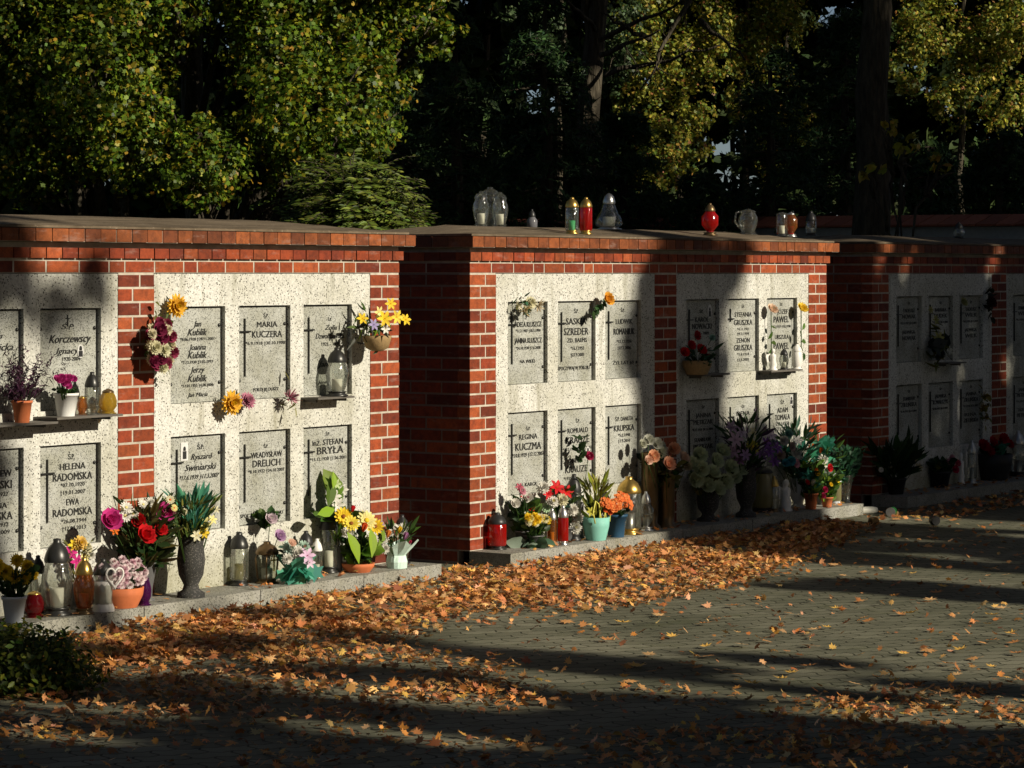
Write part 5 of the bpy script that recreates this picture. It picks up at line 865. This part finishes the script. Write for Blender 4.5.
# sunlit trees farther off, right half
YG = [(.2, .22, .03), (.32, .3, .04), (.1, .15, .025), (.4, .3, .05), (.3, .14, .05)]; YW = [.35, .25, .25, .1, .05]
def far(x, Z, label, lst, cols=YG, w=YW, per=7500, leaf=.062, grp='sunlit trees farther off'):
    b = gnd(x, Z+.8); bl = [(tuple(atdepth(px, py, Z+dz)), r*rx*Z/F, r*rx*Z/F*.8, r*Z/F) for px, py, r, rx, dz in lst]; bl += [((b.x+dx, b.y+.5, z), 2., 1.8, 1.5) for dx, z in ((-1, 8.2), (1.1, 8.8))]
    tree('broadleaf_tree', b, 8.5, .09, bl, per, leaf, cols, label, group=grp, w=w, limbs=False)
far(680, 47, 'bright yellow green tree seen in the opening above the short conifers', [(650, 70, 34, 1, 0), (690, 60, 34, 1.1, .5), (670, 120, 36, 1, 0), (640, 20, 34, 1, 0), (710, 20, 36, 1, .5), (700, 105, 26, 1, 0), (660, 165, 30, 1.3, 0), (625, 110, 22, 1, .4), (720, 60, 26, 1, .3), (690, 150, 26, 1, .3), (660, 0, 30, 1, .5)])
far(745, 49, 'olive tree seen left of the massive trunk, high up', [(745, 40, 40, 1, 0), (770, 90, 34, 1, .5), (740, 100, 26, 1, 0), (780, 20, 40, 1, 0), (800, 130, 26, 1, 0), (770, 160, 26, 1, 0)])
far(960, 47, 'yellow leaved tree in the top right corner', [(930, 30, 40, 1, 0), (980, 50, 42, 1, .5), (1020, 20, 44, 1, 0), (950, 100, 30, 1, 0), (1010, 110, 34, 1, 0), (905, 70, 26, 1, 0)])
far(560, 46, 'pale leaved tree glimpsed left of the straight trunk', [(545, 30, 32, 1, 0), (615, 60, 34, 1, .5), (620, 10, 30, 1, 0), (520, 60, 26, 1, 0), (570, 80, 24, 1, 0), (500, 10, 30, 1, 0)], [(.05, .09, .03), (.12, .17, .08), (.03, .05, .02)], [.45, .2, .35])
# dark belt of wood closing the view
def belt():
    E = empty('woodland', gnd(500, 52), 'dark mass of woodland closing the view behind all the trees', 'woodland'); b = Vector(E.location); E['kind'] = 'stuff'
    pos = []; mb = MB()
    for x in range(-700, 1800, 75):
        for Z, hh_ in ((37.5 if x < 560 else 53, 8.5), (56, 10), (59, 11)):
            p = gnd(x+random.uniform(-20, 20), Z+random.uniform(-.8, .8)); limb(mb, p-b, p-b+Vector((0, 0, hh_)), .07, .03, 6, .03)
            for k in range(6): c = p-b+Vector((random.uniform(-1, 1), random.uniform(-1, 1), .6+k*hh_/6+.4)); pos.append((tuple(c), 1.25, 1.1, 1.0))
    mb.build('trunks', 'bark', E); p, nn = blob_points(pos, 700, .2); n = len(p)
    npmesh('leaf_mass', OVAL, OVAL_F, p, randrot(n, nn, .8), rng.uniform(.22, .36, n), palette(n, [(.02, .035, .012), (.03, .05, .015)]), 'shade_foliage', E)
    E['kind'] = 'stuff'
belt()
# arching shrub behind the near block
def shrub(x0, x1, ytop, Z, label, n, cols, name='arching_shrub', frond=.42, leaf=.07):
    b = gnd((x0+x1)/2, Z); E = empty(name, b, label, 'shrub'); W2 = (x1-x0)/2*Z/F; top = CH-(ytop-YH)*Z/F; mb = MB(); pos = []; R = []
    for i in range(n):
        a = random.uniform(0, 6.28); rr = math.sqrt(random.random()); h = top*(1-.3*rr**2.5)*random.uniform(.86, 1.)+.28; s = Vector((math.cos(a)*rr*W2*.9, math.sin(a)*rr*W2*.8, h-.25)); dr = Vector((math.cos(a)*random.uniform(.3, 1), math.sin(a)*random.uniform(.3, 1), random.uniform(.1, .7)))
        ln = frond*random.uniform(.6, 1.1); pts = [s+dr*ln*u+Vector((0, 0, -.35*ln*u*u)) for u in (0, .25, .5, .75, 1.)]
        mb.tube(pts, [.006, .005, .004, .003, .002], 4, (.1, .1, .04))
        for k in range(14):
            u = .12+.88*k/14; p = pts[min(3, int(u*4))].lerp(pts[min(4, int(u*4)+1)], u*4-int(u*4)); f = (pts[-1]-pts[0]).normalized(); sd = f.cross(Vector((0, 0, 1))).normalized()*(1 if k % 2 else -1)
            d = (f*.5+sd+Vector((0, 0, random.uniform(-.35, .1)))).normalized(); z = Vector((random.uniform(-.9, .1), random.uniform(-1., .1), .6)); x_ = d.cross(z).normalized(); z = x_.cross(d)
            pos.append(p); R.append(((x_.x, d.x, z.x), (x_.y, d.y, z.y), (x_.z, d.z, z.z)))
        if i % 6 == 0: limb(mb, (random.uniform(-.1, .1), random.uniform(-.1, .1), 0), s, .02, .008, 5, .1, 5)
    mb.build('stems', 'bark', E); pos = np.array(pos); npmesh('leaves', LANCE*np.array([1.25, 1, 1]), LANCE_F, pos, np.array(R), rng.uniform(.7, 1.2, len(pos))*leaf, palette(len(pos), cols), 'foliage', E)
shrub(278, 428, 166, 21.5, 'arching olive green shrub just behind the near and middle blocks', 1100, [(.11, .15, .022), (.16, .2, .03), (.06, .09, .015)])
# low bush bottom left
b3t, b3d = onground(20, 690); E = empty('low_bush', (b3t, -b3d, 0), 'low leafy evergreen bush in the bottom left corner', 'bush'); n = 3800
v = rng.normal(size=(n, 3)); v /= np.linalg.norm(v, axis=1)[:, None]; v *= rng.uniform(.55, 1., n)[:, None]; v[:, 2] = abs(v[:, 2]); p = v*np.array([.34, .42, .31])
p += rng.normal(size=p.shape)*.018; k = p[:, 2] > .01; p = p[k]; v = v[k]
npmesh('leaves', OVAL, OVAL_F, p, randrot(len(p), v+np.array([0, 0, .4]), .6), rng.uniform(.025, .045, len(p)), palette(len(p), [(.06, .1, .015), (.12, .15, .02), (.035, .06, .012), (.34, .3, .03)], [.35, .35, .18, .12]), 'foliage', E)
mb = MB()
for i in range(26): a = random.uniform(0, 6.28); r_ = random.uniform(.1, .3); limb(mb, (0, 0, 0), (math.cos(a)*r_, math.sin(a)*r_, random.uniform(.1, .27)), .008, .003, 5, .1, 4)
mb.build('stems', 'bark', E)
# ---------------------------------------------------------------- unseen trees behind the viewer, placed and shaped to cast shade across the scene
def lit_mask(p, q):
    w = .12*np.sin(q*3.1+p*1.7)+.07*np.sin(q*8.3-p*2.1); n1 = np.sin(p*5.3+q*2.1)*np.sin(q*6.7-p*1.9)+.5*np.sin(p*11+q*3.)*np.sin(q*13.)
    P_ = p+w; lit = np.zeros(len(p), bool); m = .14
    wall = q > -.03
    lit |= wall & (q < 2.35) & (P_ > 11.3+m+.5*(q > 1.15)) & (P_ < 17.78-.2*np.sin(np.clip((1.5-q)*2.2, 0, 1.6))-m)
    lit |= wall & (q < 2.35) & (P_ > 9.4) & (P_ <= 11.9) & (n1 > .35)
    lit |= wall & (q < 2.5) & (q > .3) & (P_ > 19.0) & (P_ < 20.85)
    lit |= wall & (q <= .3) & (P_ > 19.75) & (P_ < 20.85)
    lit |= wall & (q < 2.1) & (q > 1.55) & (P_ > 18.3) & (P_ < 19.2) & (n1 > .0)
    lit |= wall & (q < 1.5) & (q > .6) & (P_ > 18.75) & (P_ < 19.1) & (n1 > .3)
    lit |= wall & (q > 1.0) & (q < 2.1) & (P_ > 21.2) & (P_ < 21.42) & (n1 > -.2)
    lit |= wall & (q < 2.1) & (P_ > 21.5) & (P_ < 27) & (n1 > .84)
    lit |= wall & (q > 1.95) & (q < 2.5) & (P_ > 17.7) & (P_ < 19.) & (n1 > .3)
    d = -q/math.sin(SUN_EL)
    G = ~wall & (q > -3.2); pg = p+.05*np.sin(d*3.)
    lit |= G & (pg > 12.75) & (pg < 17.3) & (d < 1.6)
    lit |= G & (d >= 1.6) & (pg > 12.5) & (pg < 15.15)
    lit |= G & (d >= 1.6) & (d < 2.9) & (pg < 16.8) & (pg > 15.)
    lit |= G & (d >= 2.3) & (pg > 16.0) & (pg < 16.75)
    lit |= G & (pg > 11.75) & (pg <= 12.8) & (d < .85)
    lit |= G & (pg > 19.75) & (pg < 20.4)
    lit |= G & (pg > 11.05) & (pg < 11.35) & (n1 > -.3)
    lit |= G & (pg > 12.0) & (pg < 12.3) & (n1 > -.5)
    lit |= G & (pg > 11.5) & (pg < 11.8) & (n1 > .2)
    lit |= G & (pg > 8.5) & (pg < 9.4) & (d > 1.5) & (d < 3.4) & (n1 > -.6)
    lit |= G & (pg > 10.7) & (pg < 11.) & (n1 > .3)
    lit |= G & (d > 2.) & (pg > 17.2) & (pg < 19.6) & (n1 > .7)
    lit |= G & (pg > 10.1) & (pg < 10.55) & (d < 4.2) & (n1 > -.4)
    lit |= G & (pg > 9.3) & (pg < 9.55) & (n1 > .1)
    lit |= G & (pg > 8.6) & (pg < 10.) & (d < 1.9) & (d > .9) & (n1 > .1)
    # woodland behind the walls
    lit |= (q > 3.55) & (q < 8.2) & (p > 16.3) & (p < 23.2) & (n1 > -1.05)
    lit |= (q > 2.35) & (q <= 3.6) & (p > 16.2) & (p < 18.9) & (n1 > -.7)
    lit |= (p > 37.2) & (q > 3) & (n1 > -.55)
    return lit
lab = 'tall unseen broadleaf tree across the path, its crown shaped to shade the walls'
rr_ = random.Random(3); ti = 0; used_ = []
OKP = [-8, -6.5, -5, -4, -3, -2, -1, 0, 1, 2, 3, 4, 5, 6.2, 7., 7.9, 8.7, 9.2, 17.85, 18.15, 18.45, 21.02, 21.75, 22.5, 23.2, 24.3, 25.2, 26.1, 27, 28, 29, 30, 31, 32, 33, 34, 35, 36]
def stemx(x, dd):
    p = (x-dd*math.sin(PHI))/math.cos(PHI)*math.cos(PHI)**2; c = [v for v in OKP if v not in used_] or OKP; v = min(c, key=lambda a: abs(a-p)); used_.append(v); return (v+dd*math.sin(PHI))/math.cos(PHI)
for row, (dd, xs_, sz) in enumerate(((17.5, np.arange(-5.5, 38.5, 3.4), 2.7), (21.5, np.arange(-7., 39, 3.6), 2.9), (25.5, np.arange(-8., 39, 3.8), 3.))):
    for x in xs_:
        x += rr_.uniform(-.5, .5); bl = []; low = 4.3+row*1.7
        top = 13.5+row*1.9
        zc = low+1.2
        while zc < top: bl.append(((x+rr_.uniform(-.7, .7), -dd+rr_.uniform(-.8, .8), zc), sz*(1-.25*(zc-low)/(top-low)), 2.0, 1.5)); zc += 1.5
        def keep(P3):
            p = P3 @ e1; q = P3 @ e2; h_ = lit_mask(p, q)
            for a_, b_ in ((.13, 0), (-.13, 0), (0, .13), (0, -.13)): k_ = np.where(p > 21.45, .35, 1.); h_ |= lit_mask(p+a_*k_, q+b_*k_)
            return ~h_
        base = Vector((stemx(x, dd), -dd, 0))     # stems moved so their shadows keep off the lit areas
        tree('unseen_shade_tree', base, top*.8, .16, bl, 165, .36, [(.05, .08, .02), (.09, .1, .02)], lab, 'tree', mat='shade_foliage', group='tall unseen trees across the path, placed to shade the walls', limbs=False, keep=keep, shell=.1); ti += 1
# unseen leaf masses added above and around the path to block sky light
E = empty('woodland', (20, -24, 0), 'unseen dark undergrowth and canopy added around the path to block sky light', 'woodland'); E['kind'] = 'stuff'; bl = []
for x in np.arange(-10, 46, 2.2):
    for dd in (23, 27): bl.append(((x-20+rr_.uniform(-.5, .5), 24-dd, 1.6), 1.6, 1.2, 1.8)); bl.append(((x-20, 24-dd, 4.2), 1.6, 1.2, 1.6))
for x in np.arange(-9, 44, 2.4):
    for dd in np.arange(-4, 18, 2.4): bl.append(((x-20+rr_.uniform(-.6, .6), 24-dd, 12.+rr_.uniform(-.8, 1.8)), 1.7, 1.7, .9))
for dd in np.arange(-8, 24, 2.2):
    for xe in (50, -15):
        for z in (1.5, 4., 6.5, 9.): bl.append(((xe-20, 24-dd, z), 1.5, 1.8, 1.8))
p, nn = blob_points(bl, 75, .1); pw = p+np.array([20, -24, 0]); k = keep(pw) & ~((pw[:, 2] < 9) & (pw @ e2 > -3.3)); p = p[k]; nn = nn[k]
npmesh('leaf_mass', LOBE, LOBE_F, p, randrot(len(p), nn, .6), rng.uniform(.4, .65, len(p)), palette(len(p), [(.03, .04, .015)]), 'shade_foliage', E)
mb = MB()
for v in (5.5, 8.9, 18.0, 18.3, 22.1, 24.8, 27.5, 30.5, 33.5): x = (v+20*math.sin(PHI))/math.cos(PHI)-20; limb(mb, (x, 4, -.1), (x, 4, 11.), .2, .12, 8, .02); limb(mb, (x, 4, 11.), (x+1, 20, 12.5), .12, .03, 7, .05)
mb.build('trunks', 'bark', E)
# ---------------------------------------------------------------- camera, light, world
cam = bpy.data.cameras.new('camera'); co_ = bpy.data.objects.new('camera', cam); COL.objects.link(co_); S.camera = co_
co_.location = (0, -D, CH); fw = Vector((cc, ss, 0)); co_.rotation_euler = fw.to_track_quat('-Z', 'Y').to_euler()
cam.sensor_width = 36; cam.lens = 36*F/1024; cam.shift_y = -(384-YH)/1024; cam.clip_end = 1000; cam.clip_start = .1
sl = bpy.data.lights.new('sun', 'SUN'); sl.energy = 5.; sl.angle = math.radians(.5); sl.color = (1, .93, .8); so = bpy.data.objects.new('sun', sl); COL.objects.link(so)
so.rotation_euler = Vector(e3).to_track_quat('Z', 'Y').to_euler(); so.location = (10, -20, 15)
wd = bpy.data.worlds.new('World'); S.world = wd; wd.use_nodes = True; nt = wd.node_tree; bg = nt.nodes['Background']; sky = nt.nodes.new('ShaderNodeTexSky'); sky.sky_type = 'NISHITA'; sky.sun_disc = False
sky.sun_elevation = SUN_EL; sky.air_density = .6; sky.sun_rotation = math.atan2(e3[0], e3[1]); nt.links.new(sky.outputs[0], bg.inputs[0]); bg.inputs[1].default_value = .05
S.view_settings.view_transform = 'Standard'; S.view_settings.look = 'None'; S.view_settings.exposure = .22; S.view_settings.use_white_balance = True; S.view_settings.white_balance_temperature = 6850; S.view_settings.gamma = 1
S.render.engine = 'CYCLES'; S.cycles.transparent_max_bounces = 16; S.cycles.max_bounces = 5; S.cycles.diffuse_bounces = 2; S.cycles.glossy_bounces = 2; S.cycles.transmission_bounces = 3; S.render.resolution_x = 1024; S.render.resolution_y = 768
